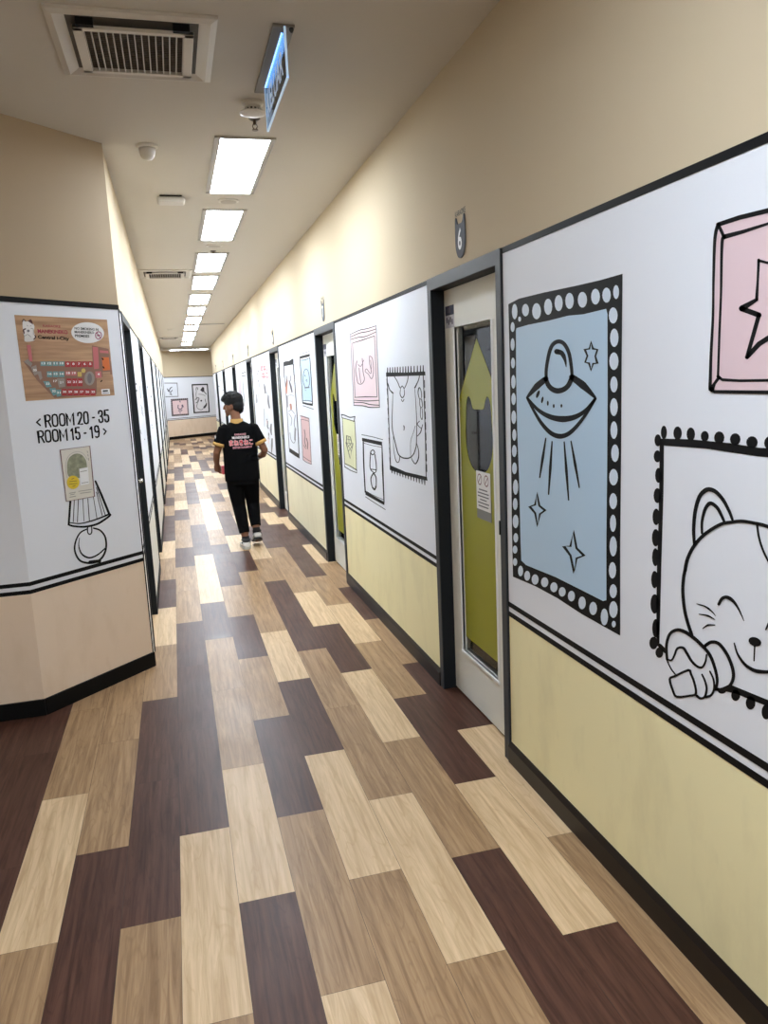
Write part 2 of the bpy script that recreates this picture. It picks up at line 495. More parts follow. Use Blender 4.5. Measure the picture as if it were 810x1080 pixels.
# ---- angled wall at the left corner and the wall running on to the left
CR = Vector((-0.79, 4.135, 0)); CN = Vector((-0.255, 4.67, 0))
def slab(mb, A, B, z0, z1, t0, t1, mi=0):
    d = (B - A).normalized(); n = Vector((d.y, -d.x, 0))    # n faces the viewer side
    q = [A + n * t1, B + n * t1, B - n * t0, A - n * t0]
    mb.prism([(p.x, p.y) for p in q], z0, z1, mi)
wa = MB()
LEFT = Vector((-3.4, 4.135, 0))
for A, B in ((CR, CN), (LEFT, CR)):
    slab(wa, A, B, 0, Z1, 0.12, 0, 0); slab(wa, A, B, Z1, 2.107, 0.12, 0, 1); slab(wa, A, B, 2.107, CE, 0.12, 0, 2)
struct('wall_angled', wa, [PINKB, WHITEP, SHADEP])
for A, B in ((CR, CN), (LEFT, CR)):
    t = MB(); slab(t, A, B, 2.107, 2.134, 0.01, 0.003); slab(t, A, B, 0.697, 0.7175, 0.01, 0.0015); slab(t, A, B, 0.6555, 0.676, 0.01, 0.0015); trim(t, BLACK)
    bb = MB(); slab(bb, A, B + (B - A).normalized() * 0.004, 0, 0.088, 0.01, 0.012); struct('baseboard_angled', bb, BASEK, 0.002)
t = MB(); t.box((CN.x - 0.006, CN.y - 0.003, 0.088), (CN.x + 0.0025, CN.y + 0.006, 2.134)); trim(t, BLACK)
# ---- end wall (stands at an angle), walls behind the viewpoint
E0 = Vector((-0.6, 28.0 - 1.14 * 0.9, 0)); E1 = Vector((3.2, 28.0 + 2.66 * 0.9, 0))
we = MB()
slab(we, E0, E1, 0, 0.66, 0.1, 0, 0); slab(we, E0, E1, 0.66, 2.12, 0.1, 0, 1); slab(we, E0, E1, 2.12, CE, 0.1, 0, 2)
struct('wall_end', we, [PINKB, WHITEP, BEIGE])
t = MB(); slab(t, E0, E1, 2.10, 2.128, 0.01, 0.003); slab(t, E0, E1, 0.70, 0.717, 0.01, 0.003); slab(t, E0, E1, 0.655, 0.672, 0.01, 0.003); trim(t, DGREY)
bb = MB(); slab(bb, E0, E1, 0, 0.10, 0.01, 0.012); struct('baseboard_end', bb, BASEK)
w = MB(); w.box((-3.4, FY0 - 0.1, 0), (XR + 0.14, FY0, CE)); struct('wall_back', w, BEIGE)
w = MB(); w.box((-3.5, FY0, 0), (-3.4, 4.135, CE)); struct('wall_far_left', w, BEIGE)
w = MB(); w.box((4.2, 25.2, 0), (4.3, 31.5, CE)); struct('wall_passage_end', w, BEIGE)

# ================================================================ RIGHT DOORS
GL = dict(y0=0.262, y1=0.705, z0=0.258, z1=1.883)   # glass opening relative to the frame's near edge
FILM = [at_plane(x, y, P_GLASS.p0, P_GLASS.n) for x, y in ((500, 357), (518.5, 409.6), (524.7, 705.8), (493.6, 674.7), (483.7, 417))]
def door_right(i, yn):
    r = tag(D.objects.new('door_%d' % (i + 1), None), kind='structure'); COL.objects.link(r); r.location = (XR, yn, 0)
    X = XR
    f = MB(); xa, xb = X - 0.008, X + 0.12
    f.box((xa, yn, 0), (xb, yn + 0.048, 2.128)); f.box((xa, yn + DW - 0.048, 0), (xb, yn + DW, 2.128)); f.box((xa, yn + 0.048, 2.072), (xb, yn + DW - 0.048, 2.128))
    # darker reveal faces, and a dark strip added as the shade of the shadow gap
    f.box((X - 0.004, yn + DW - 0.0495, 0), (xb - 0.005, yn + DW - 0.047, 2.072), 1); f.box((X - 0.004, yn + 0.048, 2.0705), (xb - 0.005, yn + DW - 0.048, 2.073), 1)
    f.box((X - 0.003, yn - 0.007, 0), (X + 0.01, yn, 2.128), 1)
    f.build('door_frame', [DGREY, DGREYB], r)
    lf = MB(); xl, xr = X + 0.062, X + 0.105
    a, b, zt = yn + 0.052, yn + DW - 0.052, 2.067
    g0, g1, h0, h1 = yn + GL['y0'], yn + GL['y1'], GL['z0'], GL['z1']
    lf.box((xl, a, 0.012), (xr, g0, zt)); lf.box((xl, g1, 0.012), (xr, b, zt)); lf.box((xl, g0, 0.012), (xr, g1, h0)); lf.box((xl, g0, h1), (xr, g1, zt))
    leaf = lf.build('door_leaf', DOORW, r)
    bd = MB(); q = 0.016
    bd.box((xl - 0.006, g0 - q, h0 - q), (xl + 0.012, g1 + q, h0)); bd.box((xl - 0.004, g0 - q, h0), (xl + 0.012, g0, h1)); bd.box((xl - 0.004, g1, h0), (xl + 0.012, g1 + q, h1))
    bd.build('glazing_bead', BEADW, leaf, bevel=0.002)
    gl = MB(); gl.box((X + 0.078, g0, h0), (X + 0.083, g1, h1)); gl.build('glass', GLASS, r)
    # green pencil shaped film with a cat-head cut-out, built as strips round the hole
    fm = MB(); x = X + 0.0765
    tip = (yn + 0.466, 1.815); cy = yn + 0.468; cz = 1.375
    yl, yr = g1, g0
    def hole(t):     # cat head outline; t from 0..1 starting at top middle, towards +y
        pts = [(0, .120), (.045, .120), (.068, .128), (.088, .162), (.112, .180), (.136, .165), (.150, .12), (.157, .06), (.165, .0), (.155, -.07), (.125, -.125), (.075, -.162), (.0, -.176)]
        pts = pts + [(-u, w) for u, w in pts[-2:0:-1]]
        return smooth_pts([(cy + u, cz + w) for u, w in pts], True, 4)
    hp = hole(0); n = len(hp)
    def outer(p):
        dx, dz = p[0] - cy, p[1] - cz
        best = None
        poly = [tip, (yr, 1.585), (yr, 1.10), (yl, 1.10), (yl, 1.545)]
        for k in range(len(poly)):
            (x1, z1), (x2, z2) = poly[k], poly[(k + 1) % len(poly)]
            ex, ez = x2 - x1, z2 - z1; den = dx * ez - dz * ex
            if abs(den) < 1e-9: continue
            tt = ((x1 - cy) * ez - (z1 - cz) * ex) / den; uu = ((x1 - cy) * dz - (z1 - cz) * dx) / den
            if tt > 0 and -1e-6 <= uu <= 1 + 1e-6 and (best is None or tt < best): best = tt
        return (cy + dx * best, cz + dz * best)
    op = [outer(p) for p in hp]
    corners = [tip, (yr, 1.585), (yr, 1.10), (yl, 1.10), (yl, 1.545)]
    for c in corners:   # snap the nearest outer point to each corner
        k = min(range(n), key=lambda i: (op[i][0] - c[0]) ** 2 + (op[i][1] - c[1]) ** 2); op[k] = c
    fm.add([(x, *p) for p in hp] + [(x, *p) for p in op], [(k, (k + 1) % n, n + (k + 1) % n, n + k) for k in range(n)])
    fm.add([(x, yr, 1.10), (x, yl, 1.10), (x, yl, 0.33), (x, yr, 0.33)], [(0, 1, 2, 3)])
    fm.build('green_film', OLIVE, r)
    # notice with two prohibition signs and lines of print, on a grey plate
    pn = MB(); c0 = yn + 0.42
    pn.box((X + 0.0745, c0 - 0.085, 0.985), (X + 0.076, c0 + 0.085, 1.09))
    plate = pn.build('notice_holder', GREYP, r)
    pp = MB(); pp.box((X + 0.073, c0 - 0.083, 1.03), (X + 0.0742, c0 + 0.083, 1.21))
    pap = pp.build('notice', PAPER, r)
    ink = MB(); xx = X + 0.0722
    for s in (-1, 1):
        for k in range(16):
            a0, a1 = 2 * math.pi * k / 16, 2 * math.pi * (k + 1) / 16; cyy, czz = c0 + s * 0.04, 1.172
            ink.add([(xx, cyy + rr_ * math.cos(t_), czz + rr_ * math.sin(t_)) for rr_, t_ in ((.027, a0), (.027, a1), (.022, a1), (.022, a0))], [(0, 1, 2, 3)])
        ink.add([(xx, cyy - .018, czz + .015), (xx, cyy - .015, czz + .018), (xx, cyy + .018, czz - .015), (xx, cyy + .015, czz - .018)], [(0, 1, 2, 3)])
    for k in range(6):
        wd = (.05, .066, .066, .04, .066, .06)[k]; z = 1.122 - k * 0.0155
        ink.add([(xx, c0 - wd, z), (xx, c0 + wd, z), (xx, c0 + wd, z + .006), (xx, c0 - wd, z + .006)], [(0, 1, 2, 3)], 1)
    ink.build('print', [mat('notice_red_ink', (120, 60, 60), .6), mat('notice_grey_ink', (110, 108, 112), .6)], pap)
    # sticker on the leaf's upper corner
    st = MB(); s0 = yn + DW - 0.085
    st.box((xl - 0.0012, s0 - 0.10, 1.945), (xl, s0 + 0.02, 1.99), 0); st.box((xl - 0.0012, s0 - 0.10, 1.885), (xl, s0 + 0.02, 1.945), 1)
    st.box((xl - 0.002, s0 - 0.05, 1.955), (xl - 0.001, s0 - 0.02, 1.982), 2)
    for k in range(4): st.box((xl - 0.002, s0 - 0.085 + k * .024, 1.90 + .01 * (k % 2)), (xl - 0.001, s0 - 0.068 + k * .024, 1.925 + .01 * (k % 2)), 2)
    st.build('sticker', [mat('navy_ink', (52, 54, 72), .5), mat('pale_lilac', (190, 188, 196), .5), mat('dark_lilac', (96, 92, 108), .5)], leaf)
    # lock plate on the near jamb
    lk = MB(); lk.box((X - 0.012, yn + 0.044, 0.99), (X + 0.05, yn + 0.056, 1.05)); lk.build('lock_plate', BLACK, r, bevel=0.003)
    # the room behind the glass
    rm = MB(); x0, x1 = XR + 0.141, XR + 1.7; ya, yb = yn - 0.35, yn + 1.25
    rm.add([(x0, ya, 0), (x1, ya, 0), (x1, yb, 0), (x0, yb, 0), (x0, ya, 2.4), (x1, ya, 2.4), (x1, yb, 2.4), (x0, yb, 2.4)],
           [(0, 1, 2, 3), (7, 6, 5, 4), (1, 0, 4, 5), (2, 1, 5, 6), (3, 2, 6, 7)])
    rm.box((x0 + .05, yn + .62, 0), (x0 + .35, yb - .01, 1.72), 1); rm.box((x0 + .34, yn + .56, 0), (x0 + .38, yn + .62, 1.72), 2)
    struct('wall_room', rm, [ROOMW, ROOMD, mat('room_beige_post', (170, 150, 132), .5)])
    return r
for i, yn in enumerate(doorsR): door_right(i, yn)

# left doors : dark frames, leaf set back, steel lever
for i, yn in enumerate(doorsL):
    r = tag(D.objects.new('door_%d' % (i + 8), None), kind='structure'); COL.objects.link(r); r.location = (XL, yn, 0); b = yn + 0.91
    f = MB()
    f.box((XL - 0.12, yn, 0), (XL + 0.006, yn + 0.045, 2.125)); f.box((XL - 0.12, b - 0.045, 0), (XL + 0.006, b, 2.125)); f.box((XL - 0.12, yn + .045, 2.075), (XL + 0.006, b - .045, 2.125))
    f.build('door_frame', DGREYB, r)
    l = MB(); l.box((XL - 0.105, yn + .048, .012), (XL - 0.065, b - .048, 2.07)); leaf = l.build('door_leaf', DOORW, r)
    h = MB(); yy = yn + 0.26 if i == 0 else yn + 0.12; z = 1.075
    h.lathe((XL - 0.065, yy, z), [(0.026, 0), (0.026, .008), (0.010, .012), (0.010, .075 if i == 0 else .05)], 16, axis='x')
    hx = XL + (.008 if i == 0 else -.018)
    h.tube([(hx, yy - .012, z), (hx + .004, yy + .03, z), (hx, yy + .11, z)], [.010, .010, .008], 10)
    h.build('door_handle', CHROME, r, smooth=True)

# ================================================================ CEILING FITTINGS
def light_panel(loc, label, lx=0.33, ly=1.22):
    t = thing('ceiling_light', label, 'light', loc, 'recessed panel lights along the corridor')
    x, y, z = loc; a, b = lx / 2, ly / 2
    f = MB()
    for s in (-1, 1):
        f.add([(x + s * a, y - b, z - .002), (x + s * a, y + b, z - .002), (x + s * (a - .03), y + b, z - .012), (x + s * (a - .03), y - b, z - .012)], [(0, 1, 2, 3)])
        f.box((x + s * (a - .002) - .002, y - b, z - .010), (x + s * (a - .002) + .002, y + b, z))
        f.box((x - a, y + s * (b - .006) - .006, z - .012), (x + a, y + s * (b - .006) + .006, z))
        f.box((x + s * (a - .029) - .002, y - b, z - .012), (x + s * (a - .029) + .002, y + b, z))
    f.build('light_frame', GREYM, t)
    d = MB(); d.box((x - a + .031, y - b + .012, z - .009), (x + a - .031, y + b - .012, z - .003)); d.build('diffuser', DIFF, t)
    return t
LY = [5.075, 6.81, 8.72, 10.29, 12.15, 13.87, 15.7, 17.5, 19.45, 21.3, 23.4]
ordn = ['nearest', 'second nearest', 'third nearest', 'fourth nearest', 'fifth nearest', 'sixth nearest', 'seventh nearest', 'eighth nearest', 'ninth nearest', 'second farthest', 'farthest']
L0 = light_panel((0.503, LY[0], CE), 'lit white ceiling panel light, largest and nearest of the corridor row')
for i in range(1, 11):
    dup(L0, (0.503, LY[i], CE), 'lit white ceiling panel light, %s in the corridor row' % ordn[i])
# lamps out of view that light the near end and the side passage
dup(L0, (0.12, 0.92, CE), 'lit white ceiling panel light overhead, short of the hanging exit sign')
dup(L0, (0.45, -0.45, CE), 'unseen lit white ceiling panel light added above the viewpoint')  # unseen lamp added for more light on the near walls
dup(L0, (-0.6, -1.7, CE), 'unseen lit white ceiling panel light added behind the viewpoint')  # another unseen lamp, added to brighten the near end
cl = light_panel((0, 0, 0), 'lit white panel light lying crosswise before the angled end wall')
cl.location = (0.62, 26.2, CE - .03); cl.rotation_euler = (0, 0, math.pi / 2)
cl2 = dup(cl, (2.4, 27.0, CE), 'lit white panel light of the side passage beyond the corridor')

# air conditioner cassettes
def ac_unit(loc, label):
    t = thing('air_conditioner', label, 'air conditioner', loc, 'square ceiling air conditioners')
    x, y, z = loc; h = 0.30
    f = MB()
    def ring(mb, r0, z0, r1, z1, ix=1.0, iy=1.0):
        o = [(x - r0, y - r0, z0), (x + r0, y - r0, z0), (x + r0, y + r0, z0), (x - r0, y + r0, z0)]
        i = [(x - r1 * ix, y - r1 * iy, z1), (x + r1 * ix, y - r1 * iy, z1), (x + r1 * ix, y + r1 * iy, z1), (x - r1 * ix, y + r1 * iy, z1)]
        mb.add(o + i, [(k, (k + 1) % 4, 4 + (k + 1) % 4, 4 + k) for k in range(4)])
    ring(f, .30, z, .30, z - .012); ring(f, .30, z - .012, .275, z - .020); ring(f, .275, z - .020, .235, z - .004, 1.0, 1.0)
    f.build('surround', METALW, t)
    b = MB(); b.box((x - .24, y - .24, z - .004), (x + .24, y + .24, z - .001)); b.build('air_slot', mat('shaded_duct', (88, 84, 78), .7), t)
    g = MB(); a, c = .215, .205; zz = z - .034
    for s in (-1, 1):
        g.box((x + s * (a - .018) - .018, y - c, zz), (x + s * (a - .018) + .018, y + c, zz + .014)); g.box((x - a, y + s * (c - .012) - .012, zz), (x + a, y + s * (c - .012) + .012, zz + .014))
    grille = g.build('grille_frame', METALW, t, bevel=.002)
    v = MB()
    for k in range(15):
        xx = x - .178 + k * .356 / 14
        v.box((xx - .0022, y - .182, zz + .002), (xx + .0022, y + .182, zz + .013))
    v.build('vanes', VANE, grille)
    n = MB()
    for k in range(24):
        yy = y - .176 + k * .352 / 23; n.box((x - .18, yy - .0018, zz + .013), (x + .18, yy + .0018, zz + .017))
    n.build('fins', mat('dark_fin', (88, 80, 72), .5), grille)
    for s in (-1, 1):
        hk = MB(); hk.box((x + s * .17 - .03, y - .228, zz + .004), (x + s * .17 + .03, y - .203, z - .004)); hk.build('hinge', BLACK, t)
    return t
A0 = ac_unit((-0.022, 3.40, CE), 'large near ceiling air conditioner with a dropped white slatted grille')
dup(A0, (0.03, 9.50, CE), 'small mid-distance ceiling air conditioner beside the third light panel')
dup(A0, (0.02, 20.6, CE), 'tiny far ceiling air conditioner left of the last light panels')

# exit sign: edge lit clear blade hanging along the corridor
ex = thing('exit_sign', 'blue-lit clear hanging exit sign blade under a grey ceiling housing', 'sign', (0.525, 3.45, CE))
m = MB(); m.box((0.482, 3.12, CE - .012), (0.566, 3.80, CE)); m.build('housing', mat('grey_housing', (118, 112, 106), .4), ex, bevel=.003)
acr = glassy('blue_clear_acrylic', (0.46, 0.68, 0.86))
m = MB(); m.box((0.5225, 3.115, 2.797), (0.5275, 3.745, CE - .012)); bl = m.build('blade', acr, ex)
m = MB(); e_ = .003
m.box((0.521, 3.112, 2.796), (0.529, 3.118, CE - .012)); m.box((0.521, 3.112, 2.794), (0.529, 3.748, 2.799)); m.box((0.521, 3.742, 2.796), (0.529, 3.748, CE - .012))
m.build('blade_edge', mat('glowing_edge', (190, 215, 245), .3, emit=(0.55, 0.75, 1.0), estr=.45), bl)
m = MB()
for k in range(26): m.box((0.519, 3.17 + k * .0215, CE - .017), (0.531, 3.18 + k * .0215, CE - .012))
m.build('led_strip', mat('blue_led', (200, 220, 255), .3, emit=(0.30, 0.55, 1.0), estr=2.0), ex)
vs, fs = text_mesh('KELUAR', .02); m = MB()
m.add([(0.5215, 3.69 - u * .50, 2.835 + w_ * .10) for u, w_ in vs], fs); m.build('lettering', mat('sign_letters', (190, 205, 225), .4, emit=(0.6, 0.75, 1.0), estr=.35), bl)
m = MB(); m.lathe((.553, 3.13, CE - .010), [(.009, 0), (.009, -.008), (.004, -.016)], 12); m.build('cable_gland', DARKIN, ex)

# detectors, sprinklers, discs
def smoke(loc, label):
    t = thing('smoke_detector', label, 'smoke detector', loc)
    m = MB(); m.lathe(loc, [(.052, 0), (.052, -.012), (.040, -.018), (.040, -.028)], 28); m.build('mount', PLASTIC, t, smooth=False)
    m = MB(); m.lathe(loc, [(.030, -.026), (.030, -.044), (.024, -.046)], 20); m.build('chamber', DARKIN, t)
    m = MB()
    for k in range(12):
        a = 2 * math.pi * k / 12; c = Vector(loc) + Vector((.036 * math.cos(a), .036 * math.sin(a), 0)); m.box((c.x - .004, c.y - .004, loc[2] - .046), (c.x + .004, c.y + .004, loc[2] - .027))
    m.lathe(loc, [(.060, -.045), (.064, -.050), (.050, -.056), (.018, -.060)], 28); m.build('cover', PLASTIC, t)
    return t
smoke((0.487, 3.95, CE), 'round white smoke detector on the ceiling behind the exit sign')
def sprinkler(loc, label):
    t = thing('sprinkler', label, 'sprinkler', loc, 'ceiling sprinklers')
    m = MB(); m.lathe(loc, [(.030, 0), (.030, -.003), (.020, -.010), (.010, -.012)], 18); m.build('escutcheon', mat('dark_bronze', (70, 60, 50), .35, metal=.6), t)
    m = MB(); m.lathe(loc, [(.009, -.010), (.009, -.030), (.004, -.032)], 12)
    for s in (-1, 1): m.tube([Vector(loc) + Vector((s * .008, 0, -.028)), Vector(loc) + Vector((s * .012, 0, -.040)), Vector(loc) + Vector((s * .004, 0, -.054))], .0025, 6)
    m.lathe(loc, [(.016, -.055), (.016, -.058)], 12); m.build('head', mat('bronze', (96, 84, 68), .3, metal=.7), t)
    return t
sprinkler((0.52, 4.17, CE), 'dark near ceiling sprinkler just before the first light panel')
dup([o for o in D.objects if o.name.startswith('sprinkler')][0], (0.505, 8.02, CE), 'dark small ceiling sprinkler just before the third light panel')
def disc(loc, label):
    t = thing('ceiling_disc', label, 'ceiling cover', loc, 'round ceiling covers')
    m = MB(); m.lathe(loc, [(.075, 0), (.075, -.006), (.062, -.010)], 28); m.build('rim', PLASTIC, t)
    m = MB(); m.lathe(loc, [(.058, -.009), (.058, -.012)], 24); m.build('face', mat('disc_face', (176, 168, 156), .5), t)
    return t
d0 = disc((0.51, 5.93, CE), 'flat round ceiling cover between the first and second light panels')
dup(d0, (0.50, 7.72, CE), 'flat round ceiling cover between the second and third light panels')
dup(d0, (0.52, 11.15, CE), 'flat round ceiling cover between the fourth and fifth light panels')
dup(d0, (0.06, 17.9, CE), 'flat round ceiling cover far off, left of the light row')
cam_t = thing('dome_camera', 'small white dome camera on the ceiling near the left corner', 'camera', (-0.02, 4.68, CE))
m = MB(); m.lathe((-0.02, 4.68, CE), [(.058, 0), (.058, -.010), (.050, -.016)], 28); m.build('mount', PLASTIC, cam_t)
m = MB(); m.lathe((-0.02, 4.68, CE), [(.046, -.014), (.044, -.032), (.036, -.058), (.024, -.072), (.008, -.078)], 28); m.build('dome', mat('grey_dome', (212, 209, 204), .3), cam_t, smooth=True)
wf = thing('ceiling_sensor', 'white rounded sensor box on the ceiling left of the second light panel', 'sensor', (0.105, 5.84, CE))
m = MB(); m.box((.03, 5.79, CE - .012), (.18, 5.89, CE)); m.build('mount', DARKIN, wf)
m = MB(); m.box((.012, 5.775, CE - .048), (.198, 5.905, CE - .010)); m.build('body', mat('sensor_white', (200, 197, 192), .3), wf, bevel=.014)
sv = thing('air_vent', 'narrow slot vent in the ceiling, far off right of the lights', 'vent', (0.914, 16.7, CE))
m = MB(); m.box((.67, 16.55, CE - .008), (1.16, 16.62, CE)); m.box((.67, 16.78, CE - .008), (1.16, 16.85, CE)); m.build('vent_frame', METALW, sv)
m = MB(); m.box((.67, 16.62, CE - .004), (1.16, 16.78, CE)); m.build('slot', DARKIN, sv)

# ================================================================ ROOM NUMBER SIGNS
def number_sign(yn, num, where):
    yc = yn + 0.425; zc = 2.245; X = XR
    t = thing('room_number_sign', 'grey cat-head room sign reading %s above the %s right door' % (num, where), 'sign', (X, yc, zc), 'room signs above the doors')
    pts = [(0, .058), (.022, .058), (.034, .066), (.046, .088), (.054, .084), (.057, .055), (.057, -.010), (.051, -.046), (.031, -.076), (0, -.086)]
    pts = pts + [(-a, b) for a, b in pts[-2:0:-1]]
    pts = smooth_pts(pts, True, 4)
    m = MB(); n = len(pts)
    m.add([(X - .006, yc + a, zc + b) for a, b in pts] + [(X, yc + a, zc + b) for a, b in pts], [list(range(n)), list(range(n, 2 * n))[::-1]] + [(i, n + i, n + (i + 1) % n, (i + 1) % n) for i in range(n)])
    m.build('plaque', PLATE, t)
    vs, fs = text_mesh(num, .022); m = MB(); wdt = .046 if len(num) == 1 else .074
    m.add([(X - .0068, yc + wdt / 2 - u * wdt, zc - .052 + w_ * .092) for u, w_ in vs], fs); m.build('number', WHITE, t)
    vs, fs = text_mesh('KARAOKE', .012); m = MB()
    m.add([(X - .0015, yc + .062 - u * .124, zc + .093 + w_ * .024) for u, w_ in vs], fs); m.build('caption', PLATE, t)
for yn, num, wh in zip(doorsR, ('6', '7', '8', '9', '10', '11', '12'), ('nearest', 'second', 'third', 'fourth', 'fifth', 'sixth', 'farthest')):
    number_sign(yn, num, wh)

# ================================================================ WALL DRAWINGS (vinyl, right wall)
O1, O2, O3, O4 = 0.0010, 0.0017, 0.0024, 0.0031
def picture(label, loc, group=None, name='wall_picture', cat='picture'):
    return thing(name, label, cat, loc, group)

# ---- flying saucer picture
A = Art(P_RIGHT, 530, 280, 5.143, wk=1.15)
t = picture('pale blue wall picture of a flying saucer in a thick black dotted frame', A.P(340, 1850, 0))
m = MB(); A.fill(m, [(33, 210), (90, 180), (220, 148), (400, 110), (530, 80), (653, 45), (648, 500), (645, 1000), (640, 1500), (640, 2008), (430, 1890), (300, 1805), (180, 1740), (58, 1688), (52, 1430), (48, 1080), (45, 900), (40, 500)], O1)
m.build('frame', BLACK, t)
m = MB(); A.fill(m, [(78, 340), (140, 322), (250, 300), (360, 272), (440, 265), (565, 235), (572, 262), (573, 700), (570, 1100), (566, 1500), (566, 1815), (548, 1820), (430, 1760), (290, 1690), (130, 1625), (104, 1600), (100, 1500), (92, 1150), (82, 900), (76, 600), (75, 352)], O2)
m.build('picture_ground', BLUEF, t)
m = MB()
for q in ((68, 250, 15, 42), (127, 242, 19, 34), (187, 248, 24, 44), (250, 224, 22, 44), (307, 204, 22, 44), (366, 192, 23, 44), (436, 186, 25, 43), (507, 169, 24, 43), (567, 161, 23, 41), (619, 144, 16, 38), (95, 291, 8, 14),
          (57, 334, 11, 27), (57, 428, 11, 34), (59, 529, 11, 29), (61, 631, 12, 37), (62, 724, 12, 33), (63, 823, 13, 37), (66, 919, 11, 32), (66, 1006, 13, 33), (67, 1100, 13, 32), (73, 1202, 14, 42), (71, 1294, 13, 33), (73, 1388, 16, 37), (74, 1477, 13, 26), (70, 1541, 13, 22), (70, 1608, 12, 21),
          (603, 271, 24, 44), (609, 392, 23, 50), (607, 519, 25, 48), (607, 645, 20, 44), (607, 768, 21, 49), (607, 893, 19, 48), (613, 1018, 21, 48), (605, 1148, 24, 45), (603, 1278, 21, 44), (602, 1398, 17, 47), (603, 1523, 20, 55), (599, 1653, 20, 45), (603, 1766, 20, 38), (604, 1866, 23, 46), (606, 1945, 11, 18),
          (100, 1657, 14, 29), (136, 1683, 16, 27), (179, 1703, 19, 28), (231, 1718, 20, 27), (281, 1745, 20, 27), (326, 1770, 19, 26), (376, 1793, 19, 29), (434, 1830, 20, 35), (494, 1860, 21, 36), (555, 1906, 20, 46)):
    A.ell(m, *q, O2)
m.build('frame_dots', BLUED, t)
m = MB()
A.line(m, [(240, 610), (241, 560), (255, 480), (275, 430), (308, 412), (340, 428), (365, 480), (378, 560), (380, 605)], (14, 20, 14), O3)
A.line(m, [(238, 612), (250, 645), (270, 668), (300, 680), (335, 672), (362, 648), (380, 605)], (20, 26, 22), O3)
A.line(m, [(238, 615), (190, 655), (136, 716)], (26, 30, 10), O3); A.line(m, [(380, 605), (440, 650), (508, 718)], (28, 36, 10), O3)
A.line(m, [(136, 716), (195, 782), (260, 820), (330, 833), (400, 820), (458, 782), (508, 718)], (10, 30, 10), O3)
A.line(m, [(138, 722), (180, 800), (220, 862), (265, 908), (310, 926), (355, 916), (400, 878), (452, 812), (508, 722)], (10, 24, 12), O3)
A.line(m, [(298, 467), (325, 476), (342, 510), (349, 550)], (26, 20, 3), O3)
for q in ((195, 698, 8, 22, .35), (219, 729, 6, 18, .2), (249, 747, 5, 14, 0), (281, 762, 5, 11, 0), (323, 761, 5, 10, 0)): A.ell(m, *q[:4], O3, rot=q[4])
m.build('saucer', BLACK, t)
m = MB()
for q in (((238, 937), (205, 1150)), ((272, 955), (253, 1241)), ((338, 957), (362, 1272)), ((375, 953), (420, 1204))):
    (x0, y0), (x1, y1) = q; A.line(m, [(x0, y0), ((x0 + x1) / 2, (y0 + y1) / 2), (x1, y1)], (6, 13, 6), O3, smooth=False)
m.build('light_rays', BLACK, t)
for pts, wd in (([(484, 415), (494, 452), (519, 456), (507, 492), (518, 530), (495, 532), (484, 568), (473, 530), (452, 525), (464, 490), (450, 456), (475, 452)], 8),
                ([(190, 1236), (203, 1303), (234, 1328), (206, 1348), (193, 1411), (180, 1343), (151, 1308), (180, 1298)], 9),
                ([(388, 1443), (405, 1533), (445, 1573), (405, 1588), (391, 1663), (372, 1573), (336, 1523), (372, 1523)], 10)):
    m = MB(); A.line(m, pts, wd, O3, smooth=False, closed=True); m.build('star', BLACK, t)

# ---- pink star picture (runs on beyond the photo's edge)
A = Art(P_RIGHT, 740, 210, 4.909, wk=1.25)
t = picture('pink wall picture of a large star in a double black-lined frame', A.P(400, 1000, 0))
m = MB(); A.fill(m, [(85, 130), (344, 58), (700, -55), (990, -160), (1000, 450), (985, 1015), (344, 1000), (48, 990), (62, 600), (72, 210)], O1); m.build('picture_ground', PINKF, t)
m = MB()
A.line(m, [(88, 132), (200, 95), (344, 60), (700, -55), (990, -160)], (18, 20, 24), O2, smooth=False)
A.line(m, [(88, 132), (72, 205), (65, 400), (62, 600), (52, 800), (47, 980)], (16, 10, 14), O2)
A.line(m, [(47, 985), (70, 997), (344, 1000), (985, 1015)], (14, 14, 18), O2, smooth=False); A.line(m, [(990, -160), (1000, 450), (985, 1015)], 14, O2)
A.line(m, [(120, 195), (220, 168), (344, 128), (700, 20), (900, -50)], (20, 11, 12), O2, smooth=False)
A.line(m, [(118, 195), (108, 240), (103, 500), (95, 700), (88, 915)], (16, 10, 10), O2)
A.line(m, [(88, 918), (110, 935), (200, 940), (344, 938), (890, 950)], (14, 11, 12), O2, smooth=False); A.line(m, [(900, -50), (905, 450), (890, 950)], 11, O2)
A.line(m, [(90, 135), (105, 165), (120, 200)], 14, O2); A.line(m, [(55, 985), (70, 955), (92, 925)], (22, 12, 14), O2)
A.line(m, [(900, -50), (990, -160)], 12, O2); A.line(m, [(890, 950), (985, 1015)], 12, O2)
m.build('frame_lines', BLACK, t)
m = MB()
A.line(m, [(299, 315), (294, 420), (288, 520)], (12, 10, 14), O2, smooth=False); A.line(m, [(288, 520), (212, 566)], (14, 20, 26), O2)
A.line(m, [(212, 568), (300, 600)], 22, O2); A.line(m, [(300, 600), (238, 818)], (18, 16, 16), O2); A.line(m, [(238, 818), (300, 750), (344, 722), (430, 680)], (18, 22, 20), O2, smooth=False)
A.line(m, [(300, 318), (344, 330), (420, 322), (520, 180), (600, 330), (760, 360), (650, 520), (690, 740), (540, 660), (430, 680)], (10, 16, 18), O2, smooth=False)
m.build('star', BLACK, t)

